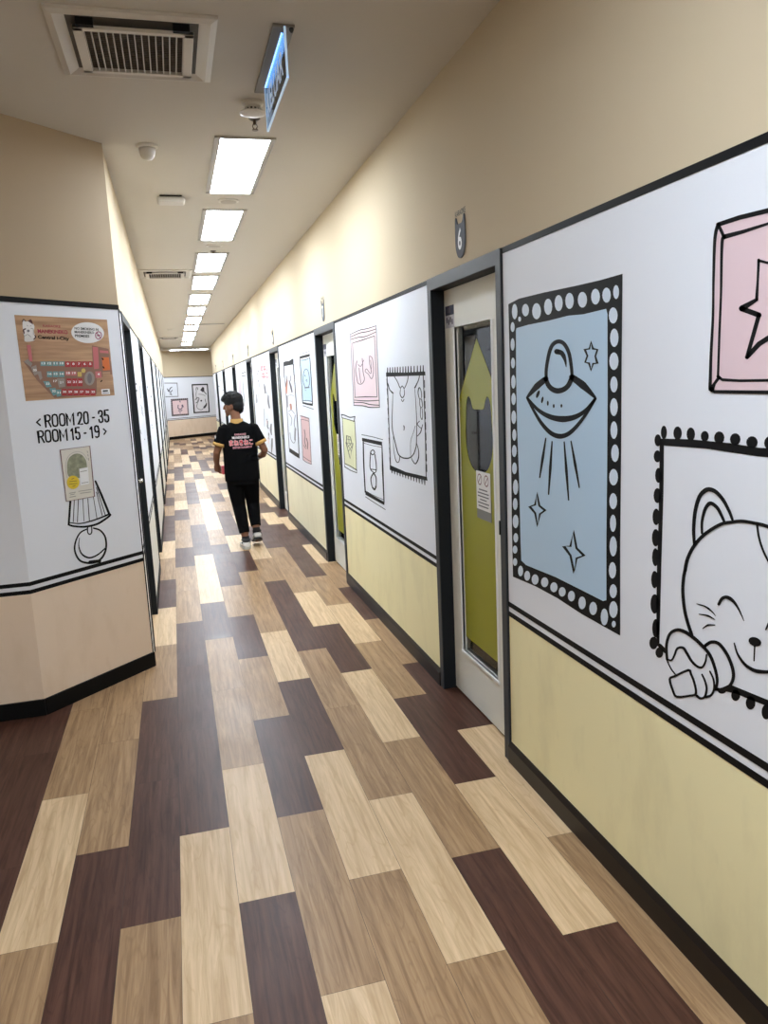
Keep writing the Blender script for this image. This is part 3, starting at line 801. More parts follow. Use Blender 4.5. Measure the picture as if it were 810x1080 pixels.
# ---- waving cat picture with scalloped frame
A = Art(P_RIGHT, 680, 440, 6.231, wk=1.1)
t = picture('white wall picture of a smiling cat with a microphone in a scalloped black frame', A.P(500, 1850, 0))
m = MB()
A.fill(m, [(100, 140), (300, 145), (560, 170), (740, 200), (810, 203), (1100, 215), (1500, 220), (1640, 215), (1640, 292), (1500, 300), (1100, 285), (810, 263), (740, 256), (560, 230), (400, 206), (125, 186)], O1)
A.fill(m, [(100, 140), (128, 185), (125, 500), (116, 800), (110, 1000), (106, 1200), (98, 1500), (80, 1505), (78, 1250), (82, 1000), (92, 700), (98, 400)], O1)
A.fill(m, [(480, 1790), (560, 1755), (810, 1857), (1200, 2020), (1650, 2210), (1650, 2310), (1200, 2090), (810, 1900), (700, 1857), (600, 1817)], O1)
A.fill(m, [(1610, 220), (1650, 220), (1660, 2290), (1620, 2270)], O1)
for q in ((128, 100, 20, 45), (218, 105, 28, 45), (305, 112, 28, 45), (397, 125, 27, 35), (492, 135, 34, 42), (597, 145, 35, 40), (707, 165, 38, 40), (825, 170, 38, 45), (950, 175, 40, 45), (1080, 180, 42, 45), (1220, 185, 44, 46), (1370, 185, 46, 46), (1520, 185, 46, 46),
          (88, 152, 22, 40), (85, 257, 24, 40), (92, 382, 22, 50), (85, 515, 25, 50), (77, 655, 24, 55), (74, 792, 25, 58), (72, 920, 22, 60), (67, 1067, 23, 58), (67, 1227, 28, 65), (75, 1387, 24, 62), (60, 1484, 28, 42), (98, 1547, 26, 35),
          (510, 1797, 28, 20), (600, 1827, 30, 38), (698, 1877, 32, 45), (800, 1937, 30, 50), (920, 1990, 34, 52), (1060, 2060, 36, 54), (1210, 2130, 38, 56), (1380, 2210, 40, 58)):
    A.ell(m, *q, O1)
A.line(m, [(100, 1500), (140, 1540)], 24, O1)
m.build('frame', BLACK, t)
m = MB()
A.line(m, [(268, 1010), (285, 930), (330, 842), (400, 767), (500, 705), (570, 690), (640, 683), (720, 695), (810, 718), (950, 790), (1060, 900), (1120, 1060), (1120, 1260), (1060, 1420)], (22, 20, 24), O2)
A.line(m, [(268, 1005), (258, 1060), (254, 1147), (264, 1257), (285, 1347), (313, 1430)], 20, O2)
A.line(m, [(330, 830), (325, 740), (335, 620), (360, 530), (390, 490), (425, 474), (470, 490), (520, 545), (560, 620), (580, 672)], (18, 28, 16), O2)
A.line(m, [(380, 762), (380, 690), (395, 620), (415, 580), (440, 566), (480, 595), (510, 650), (526, 686)], (14, 24, 16), O2)
A.line(m, [(900, 760), (960, 640), (1050, 560), (1130, 600), (1160, 760), (1110, 960)], (16, 28, 18), O2)
A.line(m, [(742, 706), (755, 790), (780, 870), (815, 945)], (14, 13, 12), O2)
A.line(m, [(592, 1485), (615, 1557), (660, 1622), (720, 1662), (780, 1673), (840, 1668), (910, 1630), (960, 1560)], (8, 24, 10), O2)
m.build('head_outline', BLACK, t)
m = MB()
A.line(m, [(490, 1228), (512, 1192), (545, 1183), (585, 1208), (622, 1262), (656, 1338)], (18, 22, 4), O2)
A.line(m, [(800, 1395), (830, 1340), (880, 1320), (930, 1350), (970, 1440)], (10, 22, 4), O2)
A.line(m, [(345, 1226), (400, 1243), (440, 1272), (470, 1305)], (4, 11, 3), O2); A.line(m, [(360, 1294), (420, 1305), (465, 1330)], (4, 11, 4), O2); A.line(m, [(385, 1388), (420, 1366), (465, 1365)], (5, 11, 5), O2)
A.ell(m, 728, 1475, 44, 29, O2, rot=.35); A.line(m, [(726, 1505), (722, 1600)], (10, 9, 8), O2)
m.build('face', BLACK, t)
m = MB()
A.line(m, [(150, 1590), (146, 1500), (165, 1430), (200, 1402), (240, 1400), (300, 1430), (370, 1490), (430, 1560), (465, 1650), (480, 1730), (470, 1790)], (16, 22, 16), O2)
A.line(m, [(400, 1502), (440, 1478), (490, 1488), (540, 1550), (575, 1630), (587, 1700), (568, 1757), (525, 1790), (480, 1788)], 20, O2)
A.line(m, [(150, 1590), (180, 1596), (200, 1560), (218, 1520), (255, 1515), (280, 1550), (310, 1600), (345, 1635), (380, 1643), (402, 1608), (410, 1560)], (10, 17, 10), O2)
A.line(m, [(150, 1597), (175, 1650), (205, 1690)], 8, O2)
A.line(m, [(345, 1830), (370, 1847), (398, 1836), (410, 1785), (400, 1735), (380, 1690)], (16, 14, 10), O2); A.line(m, [(405, 1838), (440, 1826), (460, 1782), (455, 1722), (432, 1670)], (16, 14, 10), O2)
m.build('paws', BLACK, t)
m = MB(); A.line(m, [(168, 1722), (200, 1702), (290, 1662), (308, 1690), (328, 1740), (340, 1815), (300, 1830), (215, 1837), (190, 1800)], 14, O2, closed=True, sub=3); m.build('microphone', BLACK, t)

# ---- second panel
A = Art(P_RIGHT, 400, 370, 13.5, wk=1.2)
t = picture('white wall picture of a cartoon animal belly under a fringed black bar', A.P(400, 1850, 0))
m = MB(); A.fill(m, [(98, 310), (380, 308), (655, 293), (660, 350), (350, 360), (100, 368)], O1)
for i, x in enumerate((120, 155, 192, 228, 262, 300, 340, 378, 415, 455, 500, 545, 590, 628)): A.line(m, [(x, 315), (x, 243 - i * 2.5)], (16, 15, 10), O1)
A.fill(m, [(152, 1625), (380, 1725), (680, 1795), (690, 1850), (380, 1775), (152, 1695)], O1)
for i in range(13): A.line(m, [(180 + i * 39, 1700 + i * 11), (183 + i * 39, 1740 + i * 14)], (15, 14, 9), O1)
A.line(m, [(112, 365), (122, 600), (135, 945), (150, 1350), (162, 1640)], 9, O1); A.line(m, [(628, 350), (642, 700), (655, 1100), (665, 1500), (670, 1810)], 10, O1)
for i in range(9): x = 112 + i * 5.5; A.line(m, [(x - 3, 400 + i * 140), (x + 2, 485 + i * 140)], (10, 20, 8), O1)
for i in range(9): x = 645 + i * 4; A.line(m, [(x, 420 + i * 150), (x + 3, 520 + i * 150)], (8, 22, 8), O1)
m.build('frame', BLACK, t)
m = MB()
A.line(m, [(125, 470), (150, 550), (195, 600)], (12, 10, 18), O1); A.line(m, [(195, 600), (190, 800), (184, 945), (190, 1130), (230, 1310), (270, 1460), (320, 1515), (380, 1530), (440, 1520), (490, 1470), (520, 1390), (532, 1300), (535, 1000), (520, 700), (508, 540)], (5, 15, 5), O1)
A.line(m, [(575, 355), (560, 420), (510, 525)], (10, 10, 16), O1)
A.line(m, [(215, 362), (262, 440), (300, 528), (328, 500), (360, 530), (400, 440), (415, 362)], 9, O1)
A.line(m, [(305, 540), (300, 620), (330, 668), (360, 622), (355, 540)], (6, 12, 6), O1); A.line(m, [(315, 690), (335, 722), (355, 690)], 8, O1)
A.line(m, [(345, 1065), (362, 1090), (350, 1130)], 7, O1); A.line(m, [(360, 1065), (350, 1095), (362, 1125)], 5, O1)
A.line(m, [(570, 525), (555, 600), (580, 690), (605, 650), (595, 560)], (12, 7, 10), O1, closed=True); A.line(m, [(580, 690), (580, 770), (600, 810), (618, 780), (605, 690)], (8, 7, 10), O1); A.line(m, [(590, 810), (588, 920), (610, 980), (620, 920), (612, 820)], 7, O1)
A.line(m, [(575, 1000), (545, 1045), (600, 1100), (620, 1050)], 8, O1); A.line(m, [(605, 1100), (590, 1160), (545, 1215)], (10, 12, 8), O1)
A.line(m, [(200, 1160), (208, 1400), (235, 1550), (265, 1590), (288, 1560), (295, 1500)], (4, 10, 8), O1); A.line(m, [(532, 1310), (562, 1420), (560, 1530), (518, 1608), (475, 1560), (460, 1520)], (6, 14, 6), O1); A.line(m, [(450, 1495), (450, 1290), (490, 1160), (515, 1070)], 5, O1)
m.build('animal_body', BLACK, t)
A = Art(P_RIGHT, 360, 340, 10.8, wk=1.2)
t = picture('pink wall picture with wavy horizontal border lines beside the second door', A.P(290, 960, 0))
m = MB(); A.fill(m, [(105, 135), (215, 85), (395, 38), (405, 200), (422, 500), (438, 965), (290, 960), (145, 945), (120, 500)], O1); m.build('picture_ground', PINK2, t)
m = MB()
for q in ([(103, 137), (215, 87), (300, 70), (400, 38)], [(108, 166), (210, 122), (300, 105), (400, 75)], [(112, 194), (200, 170), (280, 160), (395, 110)], [(130, 235), (210, 212), (290, 185), (380, 155)], [(155, 855), (280, 848), (410, 850)], [(150, 885), (290, 895), (430, 888)], [(142, 912), (250, 915), (330, 935), (436, 944)], [(145, 945), (250, 950), (330, 968), (440, 967)]): A.line(m, q, (6, 9, 6), O2)
m.build('border_lines', BLACK, t)
m = MB()
for q in ([(105, 140), (122, 500), (145, 945)], [(130, 235), (145, 560), (160, 855)], [(380, 155), (395, 500), (410, 850)], [(400, 40), (418, 500), (438, 965)]): A.line(m, q, 7, O2)
m.build('side_lines', GREYL, t)
m = MB()
A.line(m, [(180, 440), (165, 540), (180, 640), (195, 695), (235, 700), (265, 650), (250, 560), (245, 470), (240, 410)], 7, O2); A.line(m, [(205, 520), (215, 620), (225, 690)], 6, O2); A.line(m, [(195, 480), (225, 500), (258, 430)], 6, O2)
A.line(m, [(328, 385), (355, 410), (370, 520), (365, 600), (345, 642), (310, 590), (275, 560), (290, 530), (330, 580), (345, 560), (325, 470), (322, 400)], 6, O2, closed=True); A.line(m, [(335, 430), (345, 500), (340, 560)], 5, O2)
m.build('doodle', mat('plum_line', (88, 66, 76), .45), t)
A = Art(P_RIGHT, 350, 430, 9.385, wk=1.2)
t = picture('small pale yellow wall picture of a pointed cone', A.P(190, 640, 0))
m = MB(); A.fill(m, [(105, 100), (228, 130), (240, 360), (246, 618), (130, 560), (118, 330)], O1); m.build('picture_ground', YELF, t)
m = MB()
A.line(m, [(98, 68), (130, 75), (180, 95), (230, 88)], (9, 8, 8), O2); A.line(m, [(102, 100), (160, 115), (222, 135)], 6, O2); A.line(m, [(230, 88), (222, 135)], 6, O2); A.line(m, [(98, 68), (102, 100)], 5, O2)
A.line(m, [(128, 550), (180, 575), (248, 618), (252, 645), (190, 622), (130, 585)], 6, O2, closed=True, smooth=False); A.line(m, [(105, 105), (118, 330), (128, 550)], 4, O2); A.line(m, [(228, 130), (240, 360), (246, 615)], 4, O2)
m.build('border_lines', BLACK, t)
m = MB(); A.line(m, [(145, 345), (150, 275), (185, 290), (200, 355)], 6, O2, smooth=False); A.line(m, [(142, 345), (183, 502), (210, 355)], 7, O2, smooth=False)
for q in ([(142, 345), (210, 358)], [(155, 390), (200, 352)], [(165, 430), (205, 380)], [(150, 350), (195, 430)], [(175, 350), (200, 395)], [(152, 310), (195, 322)], [(168, 282), (172, 345)]): A.line(m, q, 4, O2)
m.build('cone', mat('grey_green_line', (92, 94, 82), .45), t)
t = picture('small white wall picture of an hourglass-shaped doodle between black bars', A.P(420, 980, 0))
m = MB(); A.fill(m, [(300, 298), (498, 338), (498, 376), (302, 332)], O1); A.fill(m, [(330, 822), (522, 935), (520, 965), (335, 862)], O1)
A.line(m, [(312, 340), (318, 580), (332, 835)], 10, O1); A.line(m, [(497, 372), (505, 620), (518, 945)], (6, 12, 8), O1)
A.line(m, [(298, 268), (400, 288), (505, 316)], 5, O1); A.line(m, [(320, 350), (400, 374), (490, 390)], 4, O1); A.line(m, [(335, 822), (420, 870), (510, 908)], 4, O1); A.line(m, [(335, 882), (430, 945), (530, 1008)], 5, O1)
m.build('frame', BLACK, t)
m = MB(); A.line(m, [(405, 418), (385, 440), (400, 465), (422, 455), (422, 432)], 8, O1, closed=True); A.line(m, [(384, 445), (378, 560), (386, 612), (420, 642), (440, 625), (440, 560), (428, 465)], (8, 6, 8), O1); A.line(m, [(386, 608), (440, 615)], 7, O1); A.line(m, [(415, 645), (388, 700), (400, 780), (425, 815), (440, 770), (438, 690), (415, 648)], (10, 6, 10), O1); A.line(m, [(405, 790), (425, 810), (438, 780)], 12, O1)
m.build('doodle', BLACK, t)

# ---- third panel
A = Art(P_RIGHT, 290, 360, 13.5, wk=1.35)
t = picture('tall white wall picture of a calico cat beside the third door', A.P(250, 1660, 0))
m = MB(); A.fill(m, [(120, 298), (150, 285), (200, 280), (245, 250), (265, 245), (266, 330), (180, 345), (122, 358)], O1); A.fill(m, [(203, 1515), (350, 1610), (352, 1670), (300, 1640), (205, 1575)], O1)
A.line(m, [(128, 355), (135, 520)], 9, O1); A.line(m, [(265, 330), (272, 480)], 10, O1); A.line(m, [(275, 480), (298, 800), (318, 1100), (335, 1400), (345, 1630)], 9, O1)
m.build('frame', BLACK, t)
m = MB(); A.line(m, [(140, 520), (165, 850), (185, 1200), (205, 1530)], 9, O1); A.line(m, [(172, 780), (178, 930)], 16, O1)
A.line(m, [(190, 780), (225, 760), (270, 780)], 5, O1); A.line(m, [(195, 1000), (235, 980), (280, 1030)], 6, O1); A.line(m, [(200, 1030), (240, 1100), (230, 1200)], 6, O1); A.line(m, [(290, 1050), (275, 1180), (300, 1260)], 8, O1); A.line(m, [(215, 1300), (230, 1400), (270, 1450), (295, 1400)], 6, O1); A.line(m, [(290, 1240), (285, 1400)], 16, O1)
m.build('cat_lines', GREYL, t)
m = MB(); A.fill(m, [(165, 555), (185, 560), (175, 735), (158, 735), (150, 640)], O2, smooth=True); A.line(m, [(225, 900), (232, 960)], 22, O2); m.build('ginger_patch', ORANGEB, t)
m = MB(); A.line(m, [(165, 490), (170, 560), (155, 640)], 9, O3); A.line(m, [(205, 560), (228, 640), (245, 720)], (10, 20, 14), O3); A.line(m, [(222, 490), (225, 560)], 8, O3); m.build('cat_ears', mat('dark_brown_line', (52, 44, 48), .45), t)
t = picture('narrow pale blue wall picture of a round head doodle', A.P(450, 960, 0))
m = MB(); A.fill(m, [(360, 265), (500, 232), (518, 560), (536, 862), (395, 850), (378, 560)], O1); m.build('picture_ground', BLUE2, t)
m = MB(); A.fill(m, [(352, 215), (498, 176), (499, 216), (355, 250)], O2); A.fill(m, [(394, 862), (470, 880), (541, 886), (541, 920), (460, 905), (394, 886)], O2)
A.line(m, [(345, 182), (420, 165), (498, 138)], 5, O2); A.line(m, [(370, 268), (430, 265), (495, 234)], 6, O2); A.line(m, [(400, 848), (460, 842), (532, 856)], 6, O2); A.line(m, [(400, 915), (460, 935), (550, 966)], 6, O2); A.line(m, [(358, 250), (378, 560), (396, 870)], 8, O2); A.line(m, [(500, 230), (520, 560), (538, 890)], 9, O2)
m.build('frame', BLACK, t)
m = MB(); A.line(m, [(425, 640), (402, 560), (410, 450), (438, 395), (470, 415), (490, 500), (495, 590), (480, 650)], 8, O2); A.line(m, [(430, 660), (485, 655)], 15, O2); A.line(m, [(425, 480), (435, 500)], 9, O2); A.line(m, [(440, 560), (455, 540), (460, 580)], 6, O2); A.line(m, [(430, 690), (445, 700)], 5, O2); m.build('doodle', mat('slate_line', (78, 88, 104), .45), t)
t = picture('narrow dusty pink wall picture below the pale blue one', A.P(450, 1750, 0))
m = MB(); A.fill(m, [(368, 1065), (486, 1095), (505, 1420), (522, 1745), (405, 1680), (386, 1380)], O1); m.build('picture_ground', PINK3, t)
m = MB(); A.line(m, [(365, 1062), (400, 1070), (485, 1098)], 10, O2); A.line(m, [(370, 1110), (430, 1120), (485, 1138)], 6, O2); A.line(m, [(405, 1640), (460, 1680), (520, 1715)], 6, O2); A.line(m, [(405, 1685), (450, 1720), (522, 1750)], 8, O2); A.line(m, [(372, 1110), (386, 1380), (403, 1690)], 5, O2); A.line(m, [(486, 1098), (505, 1420), (521, 1748)], 5, O2)
A.line(m, [(420, 1260), (432, 1340), (425, 1420), (445, 1500)], 8, O2); A.line(m, [(450, 1380), (468, 1450), (465, 1530)], 10, O2); A.line(m, [(415, 1480), (440, 1530)], 6, O2)
m.build('doodle_lines', mat('maroon_line', (104, 70, 74), .45), t)

# ---- fourth panel
A = Art(P_RIGHT, 262, 370, 18, wk=1.4)
t = picture('red Japanese lettering on the white panel beside the third door', A.P(310, 520, 0), name='wall_lettering', cat='lettering')
m = MB(); text_on(A, m, 'まねき', (235, 392), (384, 372), (232, 280), O1, bold=.05); text_on(A, m, 'ねこ', (256, 525), (384, 518), (250, 405), O1, bold=.05); m.build('characters', REDISH, t)
t = picture('column of small dark notes drawn left of red Japanese lettering', A.P(180, 580, 0), name='wall_doodle', cat='drawing')
m = MB()
for x, y0, y1, w_ in ((188, 180, 250, 7), (172, 270, 320, 8), (190, 375, 400, 16), (170, 425, 445, 14), (165, 470, 480, 12), (178, 520, 560, 9), (190, 560, 590, 12), (205, 610, 690, 8), (135, 370, 400, 6), (140, 460, 490, 6)): A.line(m, [(x, y0), (x + 2, y1)], w_, O1)
A.line(m, [(152, 830), (150, 900), (160, 985)], (10, 14, 14), O1); A.line(m, [(190, 830), (165, 985)], 6, O1)
m.build('notes', GREYL, t)
t = picture('grey line drawing of a standing cat beside the third door', A.P(380, 2100, 0), name='wall_doodle', cat='drawing')
m = MB(); A.line(m, [(298, 620), (312, 700), (322, 800)], (8, 26, 22), O1); A.line(m, [(345, 780), (370, 850)], 6, O1); A.line(m, [(380, 850), (378, 950), (400, 1080)], (16, 28, 22), O1)
B_ = Art(P_RIGHT, 265, 420, 13.5, wk=1.3)
B_.ell(m, 222, 303, 8, 10, O1); B_.line(m, [(235, 330), (232, 400), (245, 430)], 12, O1); B_.line(m, [(285, 370), (280, 450), (290, 520)], (14, 22, 10), O1); B_.line(m, [(250, 500), (250, 530)], 12, O1); B_.line(m, [(255, 545), (245, 575), (262, 580)], 6, O1); B_.line(m, [(297, 580), (295, 680), (290, 780)], (16, 20, 6), O1); B_.line(m, [(185, 150), (190, 400)], 5, O1)
m.build('cat_lines', mat('mid_grey_line', (96, 98, 100), .45), t)
m = MB(); B_.line(m, [(225, 320), (232, 370)], 14, O1); B_.line(m, [(240, 560), (250, 640)], 8, O1); m.build('pink_marks', PINK3, t)
# ---- farther panels
A = Art(P_RIGHT, 250, 370, 15.43)
t = picture('dusky pink narrow wall picture behind the walking person\'s head', A.P(45, 700, 0))
m = MB(); A.fill(m, [(18, 310), (45, 300), (72, 715), (38, 700)], O2); m.build('picture_ground', mat('grey_pink_vinyl', (206, 188, 196), .45), t)
m = MB(); A.line(m, [(18, 310), (30, 500), (36, 700)], 8, O3); A.line(m, [(50, 320), (62, 500), (72, 710)], 8, O3); m.build('border_lines', LGREY, t)
t = picture('white wall picture with two dark top bars beside the fourth door', A.P(120, 860, 0))
m = MB(); A.line(m, [(82, 362), (115, 355), (140, 345)], (14, 14, 16), O2); A.line(m, [(85, 405), (140, 405)], 13, O2); A.line(m, [(92, 410), (105, 650), (120, 900)], 7, O2); m.build('frame', BLACK, t)
m = MB(); A.line(m, [(120, 500), (130, 580)], 14, O2); A.line(m, [(128, 620), (125, 760), (140, 850)], 9, O2); m.build('doodle', LGREY, t)
A = Art(P_RIGHT, 200, 340, 8.1)
for lab, qs in (('small grey doodle on the white panel before the fifth door', [[(310, 470), (318, 455), (330, 470)], [(335, 460), (342, 470)]]),
                ('small black doodle on the white panel before the sixth door', [[(245, 545), (258, 548)], [(263, 490), (266, 500)], [(280, 578), (290, 580)]])):
    t = picture(lab, A.P(qs[0][0][0], 600, 0), name='wall_doodle', cat='drawing')
    m = MB()
    for q in qs: A.line(m, q, 4, O3)
    m.build('strokes', BLACK if 'black' in lab else GREYL, t)

# ---- end wall pictures
A = Art(P_END, 165, 395, 11.57, wk=1.2); E_ = .008
t = picture('white line-framed picture at upper left on the end wall', A.P(160, 270, 0))
m = MB(); A.line(m, [(40, 105), (250, 105), (263, 268), (45, 272)], 7, E_, smooth=False, closed=True); m.build('frame', GREYL, t)
m = MB(); A.line(m, [(130, 175), (150, 200), (165, 170), (185, 155)], 9, E_); A.line(m, [(140, 200), (170, 215), (190, 190)], 8, E_); A.line(m, [(160, 240), (175, 232), (182, 248)], 8, E_); m.build('doodle', mat('grey_doodle', (70, 72, 84), .5), t)
t = picture('pink picture with a dotted black border on the end wall', A.P(285, 505, 0))
m = MB(); A.fill(m, [(172, 300), (382, 288), (394, 495), (186, 510)], E_); m.build('frame', mat('charcoal_dots', (44, 40, 46), .5), t)
m = MB(); A.fill(m, [(190, 322), (368, 310), (378, 478), (203, 490)], E_ + .003); m.build('picture_ground', mat('end_pink_vinyl', (232, 206, 208), .4), t)
m = MB()
for i in range(8):
    f_ = (i + .5) / 8
    for x, y in ((180 + 195 * f_, 308 - 12 * f_), (192 + 190 * f_, 500 - 14 * f_), (180 + 12 * f_, 308 + 190 * f_), (376 + 10 * f_, 300 + 185 * f_)): A.ell(m, x, y, 4, 5, E_ + .003)
m.build('frame_dots', PINKF, t)
m = MB(); A.line(m, [(262, 375), (262, 410), (290, 425), (310, 405), (308, 375)], 9, E_ + .006); A.line(m, [(315, 370), (325, 395)], 8, E_ + .006); A.line(m, [(265, 440), (290, 445), (310, 435)], 8, E_ + .006); A.line(m, [(283, 325), (286, 335)], 10, E_ + .006); A.line(m, [(280, 465), (290, 470)], 7, E_ + .006); m.build('doodle', mat('purple_line', (88, 72, 96), .5), t)
t = picture('tall cat picture in a thick black border on the end wall', A.P(550, 475, 0))
m = MB(); A.fill(m, [(427, 118), (625, 112), (650, 460), (452, 474)], E_); m.build('frame', BLACK, t)
m = MB(); A.fill(m, [(441, 134), (612, 128), (634, 448), (466, 458)], E_ + .003); m.build('picture_ground', mat('end_white_vinyl', (228, 226, 230), .4), t)
m = MB(); A.fill(m, [(530, 190), (560, 150), (578, 160), (582, 210), (560, 215)], E_ + .006); A.line(m, [(575, 205), (605, 240)], 8, E_ + .006); A.line(m, [(582, 400), (600, 375), (608, 350)], (22, 18, 8), E_ + .006); A.ell(m, 543, 320, 11, 11, E_ + .006); m.build('dark_patches', mat('dark_patch', (52, 44, 50), .5), t)
m = MB(); A.line(m, [(480, 190), (485, 160), (500, 165), (500, 185)], 8, E_ + .006); A.line(m, [(485, 200), (480, 260), (500, 330), (490, 400), (540, 430), (585, 400)], 6, E_ + .006); A.line(m, [(470, 310), (490, 285), (515, 290), (505, 330), (480, 345)], 10, E_ + .006); A.line(m, [(590, 300), (600, 340)], 7, E_ + .006); A.line(m, [(510, 240), (560, 245), (590, 260)], 5, E_ + .006); m.build('cat_lines', GREYL, t)

# ---- doodles on the left wall panels
A = Art(P_LEFT, 120, 380, 9)
t = picture('black doodles on the first white panel of the left wall', A.P(240, 560, 0), name='wall_doodle', cat='drawing')
m = MB()
A.ell(m, 212, 225, 7, 12, O1); A.ell(m, 214, 288, 8, 12, O1); A.line(m, [(245, 240), (255, 360)], 4, O1)
for i in range(4): A.line(m, [(255 + i * 3, 425 + i * 24), (272 + i * 3, 460 + i * 24)], 3, O1)
A.line(m, [(215, 5), (225, 28)], 4, O1); A.line(m, [(250, 660), (260, 700)], 4, O1); A.ell(m, 293, 750, 4, 6, O1); A.line(m, [(232, 5), (238, 30)], 3, O1)
m.build('strokes', mat('charcoal_line', (54, 56, 60), .45), t)
t = picture('small black dots on the second white panel of the left wall', A.P(355, 560, 0), name='wall_doodle', cat='drawing')
m = MB()
for q in ((322, 120, 3, 8), (318, 255, 5, 10), (352, 345, 5, 12), (355, 480, 4, 9), (360, 615, 3, 7), (368, 640, 3, 7)): A.ell(m, *q, O2)
A.line(m, [(315, 225), (318, 290)], 3, O2)
m.build('strokes', mat('charcoal_line', (54, 56, 60), .45), t)

# ================================================================ ANGLED WALL : map poster, room arrows, flyer, lamp drawing
A = Art(P_ANG, 10, 325, 6.75)
t = thing('map_poster', 'brown wood-look floor map poster high on the angled white wall', 'poster', A.P(400, 640, 0))
pm = D.materials.new('poster_wood'); pm.use_nodes = True
_nt = pm.node_tree; _b = _nt.nodes['Principled BSDF']; _tc = _nt.nodes.new('ShaderNodeTexCoord'); _mp = _nt.nodes.new('ShaderNodeMapping'); _mp.inputs['Scale'].default_value = (3, 3, 45)
_nz = _nt.nodes.new('ShaderNodeTexNoise'); _nz.inputs['Scale'].default_value = 1.0; _nz.inputs['Detail'].default_value = 5; _cr = _nt.nodes.new('ShaderNodeValToRGB')
_cr.color_ramp.elements[0].position = .35; _cr.color_ramp.elements[0].color = (*s2l((160, 122, 92)), 1); _cr.color_ramp.elements[1].position = .65; _cr.color_ramp.elements[1].color = (*s2l((194, 156, 120)), 1)
_nt.links.new(_tc.outputs['Object'], _mp.inputs['Vector']); _nt.links.new(_mp.outputs['Vector'], _nz.inputs['Vector']); _nt.links.new(_nz.outputs['Fac'], _cr.inputs['Fac']); _nt.links.new(_cr.outputs['Color'], _b.inputs['Base Color']); _b.inputs['Roughness'].default_value = .35
m = MB(); A.fill(m, [(33, 48), (693, 82), (748, 620), (115, 662)], O1); m.build('sheet', pm, t)
m = MB(); A.ell(m, 555, 175, 117, 74, O2, n=32, rot=.06); ov = m.build('speech_oval', mat('oval_white', (226, 224, 224), .4), t)
m = MB(); text_on(A, m, 'NO SMOKING IN', (461, 152), (632, 162), (460, 134), O3, bold=.02); text_on(A, m, 'MANEKINEKO', (462, 178), (600, 184), (460, 160), O3, bold=.02); text_on(A, m, 'PREMISES', (465, 206), (567, 209), (463, 187), O3, bold=.02); m.build('oval_text', BLACK, ov)
m = MB(); A.line(m, [(632 + 22 * math.cos(k * .628), 194 + 26 * math.sin(k * .628)) for k in range(10)], 6, O3, closed=True, sub=2); A.line(m, [(618, 175), (646, 213)], 6, O3); A.line(m, [(622, 196), (642, 192)], 7, O3); m.build('no_smoking_mark', mat('magenta_ink', (150, 50, 100), .5), ov)
m = MB(); text_on(A, m, 'KARAOKE', (238, 134), (362, 140), (236, 117), O2, bold=.02); text_on(A, m, 'MANEKINEKO', (201, 178), (414, 186), (197, 148), O2, bold=.03); m.build('title', mat('crimson_ink', (158, 44, 66), .5), t)
m = MB(); text_on(A, m, 'Central i-City', (202, 224), (424, 236), (200, 192), O2, bold=.03); m.build('place_name', BLACK, t)
# cat emblem
m = MB(); A.fill(m, [(92, 92), (100, 82), (112, 94), (135, 92), (150, 80), (160, 100), (176, 130), (172, 165), (180, 200), (172, 232), (110, 238), (104, 205), (96, 175), (92, 140)], O2, smooth=True); em = m.build('cat_emblem', mat('emblem_white', (228, 224, 222), .4), t)
m = MB(); A.fill(m, [(128, 92), (148, 78), (160, 92), (166, 118)], O3); A.line(m, [(91, 95), (98, 80), (110, 92)], 7, O3); A.line(m, [(112, 148), (98, 155), (102, 178)], 9, O3); A.line(m, [(178, 195), (184, 205), (172, 222)], 8, O3); m.build('markings', mat('emblem_brown', (78, 42, 38), .5), em)
m = MB(); A.line(m, [(122, 122), (130, 128)], 3, O3); A.line(m, [(145, 128), (153, 126)], 3, O3); A.ell(m, 132, 162, 10, 9, O3); A.line(m, [(104, 200), (128, 188), (150, 205)], 3, O3); A.line(m, [(150, 145), (166, 150), (168, 190)], 3, O3); m.build('lines', GREYL, em)
# map blocks
mr = mat('map_red', (172, 44, 48), .4); mr2 = mat('map_pink', (196, 110, 112), .4); mt = mat('map_teal', (106, 150, 150), .4); mg = mat('map_grey', (150, 140, 132), .4); md = mat('map_taupe', (140, 104, 86), .4); mo = mat('map_orange', (214, 112, 52), .4)
m = MB(); A.fill(m, [(95, 378), (160, 380), (590, 378), (585, 265), (705, 290), (730, 470), (620, 500), (620, 612), (320, 640), (200, 520)], O2); m.build('plan_ground', md, t)
m = MB(); A.fill(m, [(168, 275), (583, 275), (588, 376), (165, 376)], O3); A.fill(m, [(625, 495), (735, 490), (740, 560), (622, 570)], O3); m.build('plan_gap', pm, t)
def room(q, mm, num=None):
    m = MB(); A.fill(m, q, O3); o = m.build('map_room', mm, t)
    if num:
        cx = sum(p[0] for p in q) / 4; cy = sum(p[1] for p in q) / 4; n_ = MB(); hw = 8 if len(num) == 1 else 13
        text_on(A, n_, num, (cx - hw, cy + 5), (cx + hw, cy + 5), (cx - hw, cy - 11), O4, bold=.03); n_.build('room_number', WHITE, o)
def row(x0, x1, n, y0, y1, mm, nums):
    w_ = (x1 - x0) / n
    for k in range(n): room([(x0 + k * w_ + 2, y0), (x0 + (k + 1) * w_ - 2, y0), (x0 + (k + 1) * w_ - 1, y1), (x0 + k * w_ + 3, y1)], mm, nums[k] if k < len(nums) else None)
row(216, 390, 4, 380, 412, mt, ['13', '12', '11', '10']); row(392, 592, 5, 380, 420, mr, ['9', '8', '7', '6', '5'])
row(262, 390, 3, 450, 492, mt, ['16', '15', '14']); row(394, 476, 2, 450, 480, mr2, ['18', '19']); row(402, 520, 3, 500, 556, mr, ['22', '21', '20'])
